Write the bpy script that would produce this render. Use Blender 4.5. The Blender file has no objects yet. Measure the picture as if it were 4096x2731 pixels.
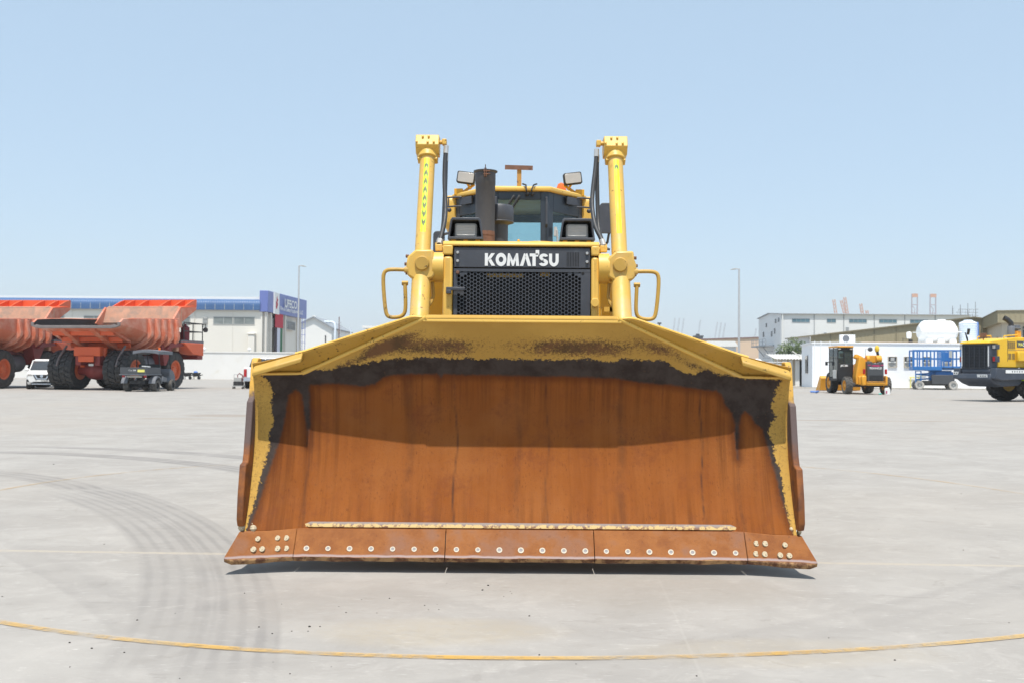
import bpy, bmesh, math, random
import numpy as np
from mathutils import Vector, Matrix, Euler, noise
random.seed(7)
PI = math.pi
R = math.radians
K = 6/7            # survey units -> metres
sc = bpy.context.scene
col = sc.collection

# ------------------------------------------------------------------ camera
cam = bpy.data.cameras.new('camera')
cam.sensor_width = 36; cam.lens = 35.0
cam.clip_start = 0.1; cam.clip_end = 9000
cam.dof.use_dof = True; cam.dof.focus_distance = 7.4*K; cam.dof.aperture_fstop = 6.3
cob = bpy.data.objects.new('camera', cam); col.objects.link(cob)
cob.matrix_world = Matrix.Translation((0, 0, 1.4*K)) @ Matrix.Rotation(R(90+1.603), 4, 'X') @ Matrix.Rotation(0.0079, 4, 'Z')
sc.camera = cob
# ------------------------------------------------------------------ sky and sun
SUN_EL, SUN_AZ = R(70.5), R(-2)      # azimuth measured from behind the camera
w = bpy.data.worlds.new('World'); sc.world = w; w.use_nodes = True
nt = w.node_tree; nt.nodes.clear()
sky = nt.nodes.new('ShaderNodeTexSky'); sky.sky_type = 'NISHITA'; sky.sun_disc = False
sky.sun_elevation = SUN_EL; sky.sun_rotation = PI - SUN_AZ
sky.altitude = 0; sky.air_density = 1.0; sky.dust_density = 0.8; sky.ozone_density = 1.2
bg = nt.nodes.new('ShaderNodeBackground'); bg.inputs[1].default_value = 0.15
out = nt.nodes.new('ShaderNodeOutputWorld')
hz_ = nt.nodes.new('ShaderNodeMix'); hz_.data_type = 'RGBA'; hz_.inputs[0].default_value = .6   # uniform bright dust haze over the clear sky
nt.links.new(sky.outputs[0], hz_.inputs[6]); hz_.inputs[7].default_value = (3.75, 5.0, 6.1, 1)
nt.links.new(hz_.outputs[2], bg.inputs[0]); nt.links.new(bg.outputs[0], out.inputs[0])
sl = bpy.data.lights.new('sun', 'SUN'); sl.energy = 5.0; sl.angle = R(0.53); sl.color = (1, .955, .89)
so = bpy.data.objects.new('sun', sl); col.objects.link(so)
d = Vector((math.sin(SUN_AZ)*math.cos(SUN_EL), -math.cos(SUN_AZ)*math.cos(SUN_EL), math.sin(SUN_EL)))
so.rotation_euler = d.to_track_quat('Z', 'Y').to_euler(); so.location = (0, -10, 30)
sc.view_settings.view_transform = 'Standard'; sc.view_settings.look = 'None'
sc.view_settings.exposure = 0.12; sc.view_settings.gamma = 1
sc.view_settings.use_curve_mapping = False
HAZE_D = 0.00036   # per metre; the air box is built last

# ------------------------------------------------------------------ materials
def lin(h):
    h = h.lstrip('#'); c = [int(h[i:i+2], 16)/255 for i in (0, 2, 4)]
    return tuple((x/12.92 if x <= .04045 else ((x+.055)/1.055)**2.4) for x in c)
class NT:
    def __init__(s, name):
        s.m = bpy.data.materials.new(name); s.m.use_nodes = True
        s.t = s.m.node_tree; s.b = s.t.nodes['Principled BSDF']; s.o = s.t.nodes['Material Output']
        s._tc = None
    def n(s, typ, **kw):
        x = s.t.nodes.new('ShaderNode'+typ)
        for k, v in kw.items(): setattr(x, k, v)
        return x
    def l(s, a, b): s.t.links.new(a, b)
    def val(s, sock, v):
        if hasattr(v, 'is_linked') or hasattr(v, 'links'): s.l(v, sock)
        else:
            if sock.type == 'RGBA' and len(v) == 3: v = (*v, 1)
            sock.default_value = v
    def co(s):
        if not s._tc: s._tc = s.n('TexCoord')
        return s._tc.outputs['Object']
    def map(s, scale=(1, 1, 1), loc=(0, 0, 0), rot=(0, 0, 0), vec=None):
        x = s.n('Mapping'); s.l(vec or s.co(), x.inputs[0])
        x.inputs['Scale'].default_value = scale; x.inputs['Location'].default_value = loc; x.inputs['Rotation'].default_value = rot
        return x.outputs[0]
    def noise(s, scale=5, detail=4, rough=.6, vec=None, dist=0):
        x = s.n('TexNoise'); s.l(vec or s.co(), x.inputs['Vector'])
        x.inputs['Scale'].default_value = scale; x.inputs['Detail'].default_value = detail
        x.inputs['Roughness'].default_value = rough; x.inputs['Distortion'].default_value = dist
        return x.outputs['Fac']
    def math(s, op, a, b=None, c=None, clamp=False):
        x = s.n('Math', operation=op, use_clamp=clamp); s.val(x.inputs[0], a)
        if b is not None: s.val(x.inputs[1], b)
        if c is not None: s.val(x.inputs[2], c)
        return x.outputs[0]
    def ramp(s, v, a, b, lo=0., hi=1., smooth=True):
        x = s.n('MapRange', interpolation_type='SMOOTHSTEP' if smooth else 'LINEAR'); s.val(x.inputs[0], v)
        x.inputs[1].default_value = a; x.inputs[2].default_value = b; x.inputs[3].default_value = lo; x.inputs[4].default_value = hi
        return x.outputs[0]
    def mix(s, f, a, b, mode='MIX'):
        x = s.n('Mix', data_type='RGBA', blend_type=mode); s.val(x.inputs[0], f); s.val(x.inputs[6], a); s.val(x.inputs[7], b)
        return x.outputs[2]
    def attr(s, name):
        x = s.n('Attribute', attribute_name=name); return x.outputs['Fac']
    def bump(s, h, strength=.3, dist=.01):
        x = s.n('Bump'); s.l(h, x.inputs['Height']); x.inputs['Strength'].default_value = strength; x.inputs['Distance'].default_value = dist
        s.l(x.outputs[0], s.b.inputs['Normal'])
    def set(s, col=None, rough=None, metal=None, spec=None):
        for nm, v in (('Base Color', col), ('Roughness', rough), ('Metallic', metal), ('Specular IOR Level', spec)):
            if v is not None: s.val(s.b.inputs[nm], v)
MATS = {}
def pm(name, c, rough=.5, metal=0., var=.12, vs=1.5, wear=None, wa=.0, ws=14., dust=None, da=0., bump=0., spec=.5, bs=40):
    """painted / plain surface: broad tone variation, optional chips (wear) and dust blotches"""
    c = lin(c) if isinstance(c, str) else c
    t = NT(name)
    n1 = t.noise(vs, 5, .62)
    f = t.ramp(n1, .25, .75, 1-var, 1+var*.6, False)
    vm = t.n('VectorMath', operation='SCALE'); vm.inputs[0].default_value = c; t.l(f, vm.inputs['Scale'])
    cc = vm.outputs[0]
    if dust is not None and da > 0:
        n3 = t.noise(vs*2.3, 6, .7, dist=.4)
        cc = t.mix(t.ramp(n3, .62-da*.35, .85-da*.2, 0, .85), cc, lin(dust) if isinstance(dust, str) else dust)
    if wear is not None and wa > 0:
        n2 = t.noise(ws, 7, .68)
        m = t.ramp(n2, .70-wa*.25, .72-wa*.25)
        n4 = t.noise(vs*.8, 3, .5)
        m = t.math('MULTIPLY', m, t.ramp(n4, .42, .6))
        cc = t.mix(m, cc, lin(wear) if isinstance(wear, str) else wear)
    t.set(cc, t.ramp(t.noise(vs*5, 4, .6), .3, .7, max(0, rough-.08), min(1, rough+.1), False), metal, spec)
    if bump: t.bump(t.noise(bs, 5, .6), bump, .004)
    MATS[name] = t.m
    return t.m
def glass(name, tint, trans=.75, rough=.03):
    t = NT(name)
    tr = t.n('BsdfTransparent'); tr.inputs[0].default_value = (*tint, 1)
    g = t.n('BsdfGlossy'); g.inputs[0].default_value = (.9, .95, .96, 1); g.inputs['Roughness'].default_value = rough
    df = t.n('BsdfDiffuse'); df.inputs[0].default_value = (tint[0]*.25, tint[1]*.25, tint[2]*.27, 1)
    lw = t.n('Fresnel'); lw.inputs[0].default_value = 1.5
    m1 = t.n('MixShader'); m1.inputs[0].default_value = 1-trans; t.l(tr.outputs[0], m1.inputs[1]); t.l(df.outputs[0], m1.inputs[2])
    m2 = t.n('MixShader'); t.l(lw.outputs[0], m2.inputs[0]); t.l(m1.outputs[0], m2.inputs[1]); t.l(g.outputs[0], m2.inputs[2])
    t.l(m2.outputs[0], t.o.inputs[0]); MATS[name] = t.m
    return t.m

M = {}
YEL = (.74, .455, .090)
M['yellow'] = pm('machine_yellow', YEL, .42, var=.10, vs=1.6, wear='#5a3a22', wa=.30, ws=46, dust=(.68, .46, .17), da=.25, bump=.06)
M['yellow_worn'] = pm('machine_yellow_worn', (.51, .305, .056), .5, var=.18, vs=2.4, wear='#3c2a1e', wa=.36, ws=30, dust=(.62, .40, .14), da=.35, bump=.1)
M['yellow2'] = pm('orange_yellow', (.72, .36, .02), .4, var=.08, vs=2, dust=(.6, .36, .08), da=.2)
M['yellow_chip'] = pm('machine_yellow_chipped', (.70, .43, .085), .46, var=.16, vs=3.2, wear='#6a4a2c', wa=.36, ws=30, dust=(.60, .41, .16), da=.6, bump=.12)
M['navy'] = pm('dark_slate_paint', (.056, .060, .072), .45, var=.2, vs=3, wear='#8d8f94', wa=.1, ws=60, dust=(.09, .095, .105), da=.3, bump=.1)
M['stack'] = pm('stack_paint', (.070, .072, .082), .6, var=.2, vs=4, wear='#77757a', wa=.18, ws=80, dust=(.095, .094, .10), da=.25)
M['cabdark'] = pm('cab_slate', (.035, .045, .06), .35, var=.15, vs=2)
M['black'] = pm('black_rubber', (.018, .018, .019), .6, var=.2)
M['hose'] = pm('hose_rubber', (.04, .041, .044), .5, var=.25, vs=8, bump=.2)
M['rustpaint'] = pm('rusty_steel', (.20, .10, .065), .8, var=.35, vs=9, wear='#4a3a38', wa=.6, ws=20, bump=.3)
M['rustpost'] = pm('rusty_yellow_post', (.45, .24, .06), .7, var=.3, vs=9, wear='#5a3020', wa=.55, ws=26)
M['metal'] = pm('zinc_fitting', (.55, .54, .52), .4, .5, var=.15, vs=10)
M['white'] = pm('white_paint', (.80, .80, .78), .45, var=.04)
M['lens'] = pm('lamp_lens', (.47, .44, .40), .18, var=.08, vs=20)
M['lensrim'] = pm('lamp_rim', (.30, .29, .27), .35, var=.1, vs=20)
M['cabglass'] = glass('cab_glass', (.66, .84, .86), .93)
M['glass'] = glass('vehicle_glass', (.35, .45, .46), .7)
M['dark'] = pm('interior_dark', (.012, .012, .013), .8)
M['fluor'] = pm('fluorescent_tape', (.56, .84, .0), .5, var=.05)
M['fluordark'] = pm('tape_arrow', (.12, .15, .04), .5, var=.3, vs=30)
M['orangelamp'] = pm('amber_lens', (.85, .16, .03), .25)
M['truck'] = pm('faded_red_orange', (.60, .155, .075), .55, var=.18, vs=.7, dust=(.66, .34, .24), da=.7)
M['truckbright'] = pm('bright_orange', (.72, .12, .035), .5, var=.1, vs=.7)
M['truckdark'] = pm('chassis_red', (.24, .035, .03), .6, var=.25, vs=1.2)
M['bedin'] = pm('dusty_bed', (.60, .30, .19), .8, var=.2, vs=.9, dust=(.30, .21, .16), da=.75)
M['liner'] = pm('bed_liner', (.035, .028, .028), .7, var=.3, vs=2)
M['lip'] = pm('worn_lip_steel', (.20, .17, .16), .6, var=.25, vs=2)
M['tyre'] = pm('tyre_rubber', (.040, .039, .039), .8, var=.35, vs=3, dust=(.10, .092, .082), da=.5, bump=.2)
M['tyredust'] = pm('dusty_tyre', (.115, .105, .095), .9, var=.35, vs=3, dust=(.22, .20, .17), da=.45, bump=.2)
M['tyrepale'] = pm('pale_tyre', (.52, .49, .44), .9, var=.35, vs=5, dust=(.25, .23, .21), da=.5)
M['rim'] = pm('orange_rim', (.62, .13, .045), .5, var=.2, vs=3)
M['chassis'] = pm('chassis_black', (.022, .022, .024), .6, var=.3, vs=3, dust=(.08, .07, .06), da=.4)
M['grey'] = pm('grey_plastic', (.145, .152, .168), .55, var=.12, vs=3)
M['greydark'] = pm('dark_plastic', (.065, .068, .074), .5, var=.12, vs=3)
M['darkred'] = pm('dark_red', (.20, .02, .03), .45, var=.15)
M['redlens'] = pm('red_lens', (.42, .01, .015), .25)
M['platey'] = pm('yellow_plate', (.78, .72, .18), .5, var=.1)
M['blue'] = pm('lift_blue', (.022, .15, .42), .45, var=.14, vs=2)
M['jorange'] = pm('handler_orange', (.76, .345, .022), .42, var=.1, vs=2, dust=(.62, .33, .08), da=.25)
M['lyellow'] = pm('loader_yellow', (.80, .47, .02), .4, var=.08, vs=1.2, dust=(.72, .46, .10), da=.2)
M['lnavy'] = pm('loader_slate', (.045, .055, .075), .5, var=.2, vs=2, dust=(.10, .10, .10), da=.3)
M['carwhite'] = pm('car_white', (.82, .82, .80), .25, var=.02)
M['chrome'] = pm('chrome', (.55, .60, .68), .2, .8, var=.05)
M['wall'] = pm('cream_render', (.76, .72, .64), .85, var=.04, vs=.25, dust=(.70, .65, .56), da=.15)
M['wallshade'] = pm('cream_cladding', (.66, .62, .55), .8, var=.05, vs=.25)
M['roofwhite'] = pm('white_roof', (.80, .79, .75), .6, var=.04, vs=.2)
M['bluefascia'] = pm('blue_fascia', (.055, .125, .27), .5, var=.10, vs=.7)
M['signblue'] = pm('sign_blue', (.15, .19, .45), .4, var=.04, vs=.5)
M['pwall'] = pm('whitewashed_wall', (.76, .74, .70), .9, var=.05, vs=.3, dust=(.64, .58, .46), da=.2)
M['bwhite'] = pm('bright_white_wall', (.86, .87, .88), .85, var=.03, vs=.3, dust=(.80, .80, .78), da=.12)
M['window'] = pm('window_glass', (.22, .24, .23), .12, var=.4, vs=.6)
M['windowdark'] = pm('dark_window', (.05, .055, .06), .2, var=.3, vs=.8)
M['winblue'] = pm('blue_window', (.10, .19, .24), .15, var=.3, vs=.8)
M['frame'] = pm('window_frame', (.42, .42, .40), .5, var=.1)
M['cladding'] = pm('grey_cladding', (.68, .69, .69), .6, var=.05, vs=.15)
M['trim'] = pm('grey_trim', (.30, .32, .34), .6)
M['khaki'] = pm('khaki_cladding', (.34, .29, .18), .65, var=.08, vs=.2)
M['khakidk'] = pm('khaki_trim', (.22, .19, .12), .65, var=.08)
M['beige'] = pm('beige_wall', (.52, .46, .36), .85, var=.08, vs=.3)
M['peach'] = pm('peach_wall', (.66, .50, .36), .85, var=.05, vs=.1)
M['tank'] = pm('white_tank', (.78, .77, .74), .5, var=.05, vs=.6)
M['tankblue'] = pm('pale_tank', (.66, .72, .78), .5, var=.05, vs=.6)
M['asbestos'] = pm('sheet_roof', (.62, .60, .56), .9, var=.15, vs=1)
M['pole'] = pm('galvanised_pole', (.50, .50, .50), .5, .3, var=.08)
M['polebrown'] = pm('brown_pole', (.22, .14, .13), .7)
M['kerb'] = pm('kerb_concrete', (.50, .46, .40), .9, var=.15, vs=1.5, bump=.2)
M['cranepeach'] = pm('crane_orange', (.60, .27, .12), .6)
M['cranegrey'] = pm('crane_grey', (.42, .36, .38), .6)
M['cranewhite'] = pm('crane_white', (.30, .31, .33), .6)
M['flagred'] = pm('flag_red', (.52, .035, .06), .8, var=.12, vs=1)
M['flagblack'] = pm('flag_black', (.05, .03, .04), .8)
M['flaggreen'] = pm('flag_green', (.04, .16, .07), .8, var=.15, vs=1)
M['flagwhite'] = pm('flag_white', (.66, .67, .76), .8, var=.06, vs=1)
M['bark'] = pm('bark', (.12, .09, .06), .9, var=.3, vs=6)
M['magenta'] = pm('magenta_stripe', (.42, .03, .12), .5)
M['bag'] = pm('yellow_bag', (.75, .50, .03), .5, var=.2, vs=8)
M['blueplastic'] = pm('blue_plastic', (.10, .22, .55), .5, var=.3, vs=9)

# ------------------------------------------------------------------ mesh helpers
class MB:
    def __init__(s): s.v = []; s.f = []
    def add(s, vs, fs):
        o = len(s.v); s.v += [tuple(p) for p in vs]; s.f += [tuple(i+o for i in q) for q in fs]; return s
    def box(s, x0, x1, y0, y1, z0, z1):
        return s.add([(x, y, z) for z in (z0, z1) for y in (y0, y1) for x in (x0, x1)],
                     [(0, 2, 3, 1), (4, 5, 7, 6), (0, 1, 5, 4), (2, 6, 7, 3), (0, 4, 6, 2), (1, 3, 7, 5)])
    def obox(s, c, size, rot=(0, 0, 0)):
        m = Euler(rot).to_matrix(); h = [a/2 for a in size]; c = Vector(c)
        return s.add([c+m@Vector((x*h[0], y*h[1], z*h[2])) for z in (-1, 1) for y in (-1, 1) for x in (-1, 1)],
                     [(0, 2, 3, 1), (4, 5, 7, 6), (0, 1, 5, 4), (2, 6, 7, 3), (0, 4, 6, 2), (1, 3, 7, 5)])
    def prism(s, poly, axis, a, b):
        def q(p, t):
            return {'x': (t, p[0], p[1]), 'y': (p[0], t, p[1]), 'z': (p[0], p[1], t)}[axis]
        n = len(poly)
        return s.add([q(p, a) for p in poly]+[q(p, b) for p in poly],
                     [tuple(range(n))[::-1], tuple(range(n, 2*n))]+[(i, (i+1) % n, n+(i+1) % n, n+i) for i in range(n)])
    def loft(s, rings, cap=True, closed=True):
        n = len(rings[0]); vs = [p for r in rings for p in r]; fs = []
        for k in range(len(rings)-1):
            for i in range(n if closed else n-1):
                j = (i+1) % n; fs.append((k*n+i, k*n+j, (k+1)*n+j, (k+1)*n+i))
        if cap and closed: fs += [tuple(range(n))[::-1], tuple(range((len(rings)-1)*n, len(rings)*n))]
        return s.add(vs, fs)
    def cyl(s, p0, p1, r0, r1=None, n=16, cap=True):
        r1 = r0 if r1 is None else r1
        return s.tube([p0, p1], [r0, r1], n, cap)
    def tube(s, pts, r, n=8, cap=True, closed=False):
        pts = [Vector(p) for p in pts]; m = len(pts); rs = r if isinstance(r, (list, tuple)) else [r]*m
        rings = []; up = None
        for i, p in enumerate(pts):
            if closed: t = pts[(i+1) % m]-pts[i-1]
            else: t = pts[min(i+1, m-1)]-pts[max(i-1, 0)]
            t.normalize()
            if up is None: up = t.orthogonal().normalized()
            u = up-t*up.dot(t)
            if u.length < 1e-5: u = t.orthogonal()
            u.normalize(); up = u; v = t.cross(u)
            rings.append([p+(u*math.cos(2*PI*k/n)+v*math.sin(2*PI*k/n))*rs[i] for k in range(n)])
        if closed: rings.append(rings[0]); cap = False
        return s.loft(rings, cap)
    def lathe(s, prof, c=(0, 0, 0), axis='z', n=24, cap=True):
        c = Vector(c); rings = []
        for r, h in prof:
            ring = []
            for k in range(n):
                a = 2*PI*k/n; x, y = r*math.cos(a), r*math.sin(a)
                ring.append(c+Vector({'z': (x, y, h), 'x': (h, x, y), 'y': (x, h, y)}[axis]))
            rings.append(ring)
        return s.loft(rings, cap)
    def sphere(s, c, r, n=12, m=8, sx=(1, 1, 1)):
        prof = []
        c = Vector(c); rings = []
        for j in range(m+1):
            t = PI*j/m; rr = max(math.sin(t), .001)*r; zz = -math.cos(t)*r
            rings.append([c+Vector((rr*math.cos(2*PI*k/n)*sx[0], rr*math.sin(2*PI*k/n)*sx[1], zz*sx[2])) for k in range(n)])
        return s.loft(rings, True)
    def quad(s, *p): return s.add(p, [tuple(range(len(p)))])
    def sheet(s, poly, nrm, th):
        """flat polygon (3D points) thickened by th along nrm"""
        n = len(poly); d = Vector(nrm)*th
        a = [Vector(p) for p in poly]
        return s.add(a+[p+d for p in a], [tuple(range(n))[::-1], tuple(range(n, 2*n))]+[(i, (i+1) % n, n+(i+1) % n, n+i) for i in range(n)])
    def mesh(s, name, org=(0, 0, 0), smooth=35, recalc=True):
        me = bpy.data.meshes.new(name); o = Vector(org)
        me.from_pydata([tuple((Vector(p)-o)*K) for p in s.v], [], s.f); me.update()
        if recalc:
            bm = bmesh.new(); bm.from_mesh(me); bmesh.ops.recalc_face_normals(bm, faces=bm.faces); bm.to_mesh(me); bm.free()
        if smooth:
            me.polygons.foreach_set('use_smooth', [True]*len(me.polygons)); me.set_sharp_from_angle(angle=R(smooth))
        return me
    def build(s, name, mat, parent=None, org=(0, 0, 0), smooth=35, bevel=0, label=None, recalc=True):
        me = s.mesh(name, org, smooth, recalc); me.materials.append(mat)
        o = bpy.data.objects.new(name, me); col.objects.link(o)
        if parent is not None: o.parent = parent
        if bevel:
            b = o.modifiers.new('bevel', 'BEVEL'); b.width = bevel*K; b.segments = 2; b.limit_method = 'ANGLE'; b.angle_limit = R(40)
        if label: o['label'] = label
        return o
def thing(name, label, cat, loc=(0, 0, 0), rz=0, group=None):
    o = bpy.data.objects.new(name, None); col.objects.link(o); o.empty_display_size = .2
    o.location = [a*K for a in loc]; o.rotation_euler = (0, 0, rz); o['label'] = label; o['category'] = cat
    if group: o['group'] = group
    return o
def tag(o, label, cat, group=None, loc=None, rz=None):
    o['label'] = label; o['category'] = cat
    if group: o['group'] = group
    if loc is not None: o.location = [a*K for a in loc]
    if rz is not None: o.rotation_euler = (0, 0, rz)
    return o
def copy_tree(o, parent=None):
    c = o.copy(); col.objects.link(c)
    if parent is not None: c.parent = parent
    for ch in list(o.children): copy_tree(ch, c)
    return c
def put(me_or, name, parent, loc=(0, 0, 0), rot=(0, 0, 0), scale=None):
    """place another copy of mesh data as a part"""
    o = bpy.data.objects.new(name, me_or); col.objects.link(o); o.parent = parent
    o.location = [a*K for a in loc]; o.rotation_euler = rot
    if scale: o.scale = scale
    return o
def text(s, mat, parent, c, wdt, hgt, rot=(PI/2, 0, 0), bold=.0, ext=.004, name='lettering', org=(0, 0, 0), space=1.):
    """flat lettering fitted into wdt x hgt, centred on c"""
    cu = bpy.data.curves.new('t', 'FONT'); cu.body = s; cu.offset = bold; cu.space_character = space; cu.resolution_u = 3
    ob = bpy.data.objects.new('t', cu); col.objects.link(ob)
    dg = bpy.context.evaluated_depsgraph_get(); me = bpy.data.meshes.new_from_object(ob.evaluated_get(dg))
    bpy.data.objects.remove(ob); bpy.data.curves.remove(cu)
    vs = np.array([v.co[:] for v in me.vertices]); lo = vs.min(0); hi = vs.max(0)
    vs = (vs-(lo+hi)/2)/np.maximum(hi-lo, 1e-6)
    m = Euler(rot).to_matrix(); cc = Vector(c)-Vector(org)
    for v, p in zip(me.vertices, vs): v.co = (m@Vector((p[0]*wdt, p[1]*hgt, ext))+cc)*K
    me.materials.append(mat)
    o = bpy.data.objects.new(name, me); col.objects.link(o); o.parent = parent
    return o
def struct(o): o['kind'] = 'structure'; return o
def arc(cx, cy, r, a0, a1, n): return [(cx+r*math.cos(a0+(a1-a0)*i/n), cy+r*math.sin(a0+(a1-a0)*i/n)) for i in range(n+1)]
def rrect(x0, x1, y0, y1, r, n=4):
    return arc(x1-r, y0+r, r, -PI/2, 0, n)+arc(x1-r, y1-r, r, 0, PI/2, n)+arc(x0+r, y1-r, r, PI/2, PI, n)+arc(x0+r, y0+r, r, PI, 1.5*PI, n)
def tyre(R_, w_, rim, n, lug, skew=.35, da=.5, both=True, seg=36):
    """tyre with real tread lugs, axis along x"""
    m = MB(); h = w_/2; rb = R_-lug
    m.lathe([(rim, -h*.80), (rim*1.08, -h*.93), ((rim+R_)/2, -h*1.02), (R_*.92, -h*.98), (rb, -h*.86), (rb, h*.86), (R_*.92, h*.98), ((rim+R_)/2, h*1.02), (rim*1.08, h*.93), (rim, h*.80)], axis='x', n=seg, cap=False)
    step = 2*PI/n
    for i in range(n):
        for sd in (-1, 1):
            a0 = i*step+(step/2 if sd > 0 else 0); pts = []
            for (x, rr) in ((.06*h, R_), (.62*h, R_*.997), (.99*h, R_*.955), (1.0*h, R_*.88)):
                t = x/h; pts.append((x*sd, rr, a0+skew*step*2*t))
            hw = step*da/2
            vs = []
            for x, rr, a in pts:
                lo = max(rb-.02, rr-lug*1.3)
                for r_ in (lo, rr):
                    for s2 in (-1, 1): vs.append((x, r_*math.cos(a+s2*hw), r_*math.sin(a+s2*hw)))
            fs = []
            for k in range(3):
                b = k*4; fs += [(b+2, b+3, b+7, b+6), (b, b+2, b+6, b+4), (b+1, b+5, b+7, b+3)]
            fs += [(0, 1, 3, 2), (12, 14, 15, 13)]
            m.add(vs, fs)
    return m
def rimmb(r, w_, side=1, depth=.25, bolts=10):
    """dished rim facing +x (side=1) or -x"""
    m = MB(); h = w_/2*side
    m.lathe([(r*1.06, h*.93), (r*1.02, h*.96), (r*.9, h*.86), (r*.86, h*(1-depth*2)), (r*.42, h*(1-depth*2)), (r*.38, h*.75), (r*.30, h*.78), (.01, h*.78)], axis='x', n=24, cap=False)
    m.lathe([(r*1.0, -h*.8), (.01, -h*.8)], axis='x', n=24, cap=False)
    for i in range(bolts):
        a = 2*PI*i/bolts; p = (h*(1-depth*2), r*.62*math.cos(a), r*.62*math.sin(a))
        m.cyl(p, (p[0]+h*.10, p[1], p[2]), r*.05, n=6)
    return m
# ================================================================== GROUND
t = NT('yard_concrete')
P0 = t.map((1/K, 1/K, 1/K))
big = t.noise(.10, 4, .55, P0); mid = t.noise(.75, 5, .62, P0, .6); fine = t.noise(14, 6, .7, P0)
streak = t.noise(1., 6, .68, t.map((1.1, 2.6, 1), vec=P0), .5); streak2 = t.noise(1., 5, .7, t.map((5, 17, 1), vec=P0)); blotch = t.noise(2.6, 7, .72, P0, .8)
c = t.mix(t.ramp(mid, .3, .72), (.300, .288, .272), (.355, .343, .325))
c = t.mix(t.ramp(streak, .42, .70, 0, .38), c, (.262, .252, .240))
c = t.mix(t.ramp(blotch, .50, .66, 0, .5), c, (.385, .37, .35))
c = t.mix(t.ramp(blotch, .44, .30, 0, .38), c, (.25, .235, .215))
c = t.mix(t.ramp(streak2, .60, .70, 0, .55), c, (.43, .42, .40))
c = t.mix(t.ramp(big, .45, .68, 0, .5), c, (.335, .308, .275))
c = t.mix(t.ramp(fine, .62, .74, 0, .35), c, (.21, .20, .185))
scr = t.noise(1., 5, .75, t.map((9, 46, 1), vec=P0)); spk = t.noise(70, 4, .7, P0)
c = t.mix(t.math('MULTIPLY', t.ramp(scr, .60, .66), t.ramp(blotch, .4, .6, .25, .9)), c, (.48, .47, .45))
c = t.mix(t.ramp(spk, .64, .70, 0, .6), c, (.19, .18, .165))
c = t.mix(t.ramp(t.noise(1., 6, .7, t.map((3, 5, 1), vec=P0), 1.2), .60, .66, 0, .30), c, (.225, .212, .195))
sep = t.n('SeparateXYZ'); t.l(P0, sep.inputs[0]); X, Y = sep.outputs[0], sep.outputs[1]
def ring(cx, cy, r, wd, y0, y1, k, amt, stripes):
    dx = t.math('SUBTRACT', X, cx); dy = t.math('SUBTRACT', Y, cy)
    dist = t.math('SQRT', t.math('ADD', t.math('MULTIPLY', dx, dx), t.math('MULTIPLY', dy, dy)))
    dd = t.math('ADD', t.math('SUBTRACT', dist, r), t.ramp(mid, 0, 1, -.015, .015, False))
    a = t.ramp(t.math('ABSOLUTE', dd), wd*.8, wd, 1, 0)
    s = t.ramp(t.math('ADD', t.math('SINE', t.math('MULTIPLY', dd, stripes)), t.ramp(streak, .3, .7, -.6, .6, False)), -.6, 1.2, .50, 1)
    f = t.math('MULTIPLY', t.ramp(Y, y0, y0+k), t.ramp(Y, y1-k, y1, 1, 0))
    m_ = t.math('MULTIPLY', t.math('MULTIPLY', a, s), t.math('MULTIPLY', f, t.ramp(mid, .3, .62, .3, 1)))
    # only the right-hand half of each circle was driven
    m_ = t.math('MULTIPLY', m_, t.ramp(dx, 0, r*.2))
    return t.math('MULTIPLY', m_, amt)
marks = None
for a in ((-14.56, 2.23, 13.47, .25, 4.0, 12.2, 1.2, .55, 60), (-13.81, 2.55, 12.31, .27, 4.2, 11.6, 1.2, .48, 60),
          (-9.96, 7.85, 8.52, .24, 13.0, 16.6, .6, .8, 44), (-9.96, 7.85, 9.6, .22, 13.0, 17.6, .6, .7, 44), (-9.58, 7.93, 5.83, .25, 11.0, 13.6, .6, .7, 44),
          (-16.0, -4.0, 16.9, .2, 3.0, 9.0, 2, .22, 30), (-8.0, 20.0, 17.5, .25, 3.0, 9, 1.5, .2, 26)):
    r_ = ring(*a); marks = r_ if marks is None else t.math('MAXIMUM', marks, r_)
c = t.mix(marks, c, (.165, .158, .155))
# grey tyre shading left in front of the blade, sandy drifts beyond it
jn = t.ramp(t.noise(9, 4, .7, P0), 0, 1, -.035, .035, False)
j1 = t.math('ADD', t.math('ADD', Y, t.math('MULTIPLY', X, .038)), jn)
joint = t.ramp(t.math('ABSOLUTE', t.math('SUBTRACT', j1, 7.44)), .022, .05, 1, 0)
c = t.mix(t.math('MULTIPLY', joint, t.ramp(fine, .3, .6, .35, .95)), c, (.385, .35, .30))
crk = t.ramp(t.math('ABSOLUTE', t.math('SUBTRACT', t.math('ADD', X, t.math('MULTIPLY', jn, .3)), t.math('ADD', t.math('MULTIPLY', Y, .055), .63))), .004, .011, 1, 0)
crk = t.math('MULTIPLY', crk, t.ramp(Y, 6.6, 7.2, 1, 0))
c = t.mix(t.math('MULTIPLY', crk, .22), c, (.40, .385, .36))
def blot(cx, cy, rx, ry, amt, colr, cc):
    dx = t.math('DIVIDE', t.math('SUBTRACT', X, cx), rx); dy = t.math('DIVIDE', t.math('SUBTRACT', Y, cy), ry)
    dd = t.math('ADD', t.math('ADD', t.math('MULTIPLY', dx, dx), t.math('MULTIPLY', dy, dy)), t.ramp(mid, 0, 1, -.7, .7, False))
    return t.mix(t.math('MULTIPLY', t.ramp(dd, .2, 1.1, 1, 0), t.math('MULTIPLY', t.ramp(fine, .3, .65, .5, 1), amt)), cc, colr)
c = blot(-8.2, 29, 1.6, .9, .85, (.27, .235, .20), c)
c = blot(10, 28.9, 3.6, .35, .8, (.26, .215, .175), c)
c = blot(-9, 27, 1.5, .25, .6, (.28, .22, .15), c)
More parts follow.
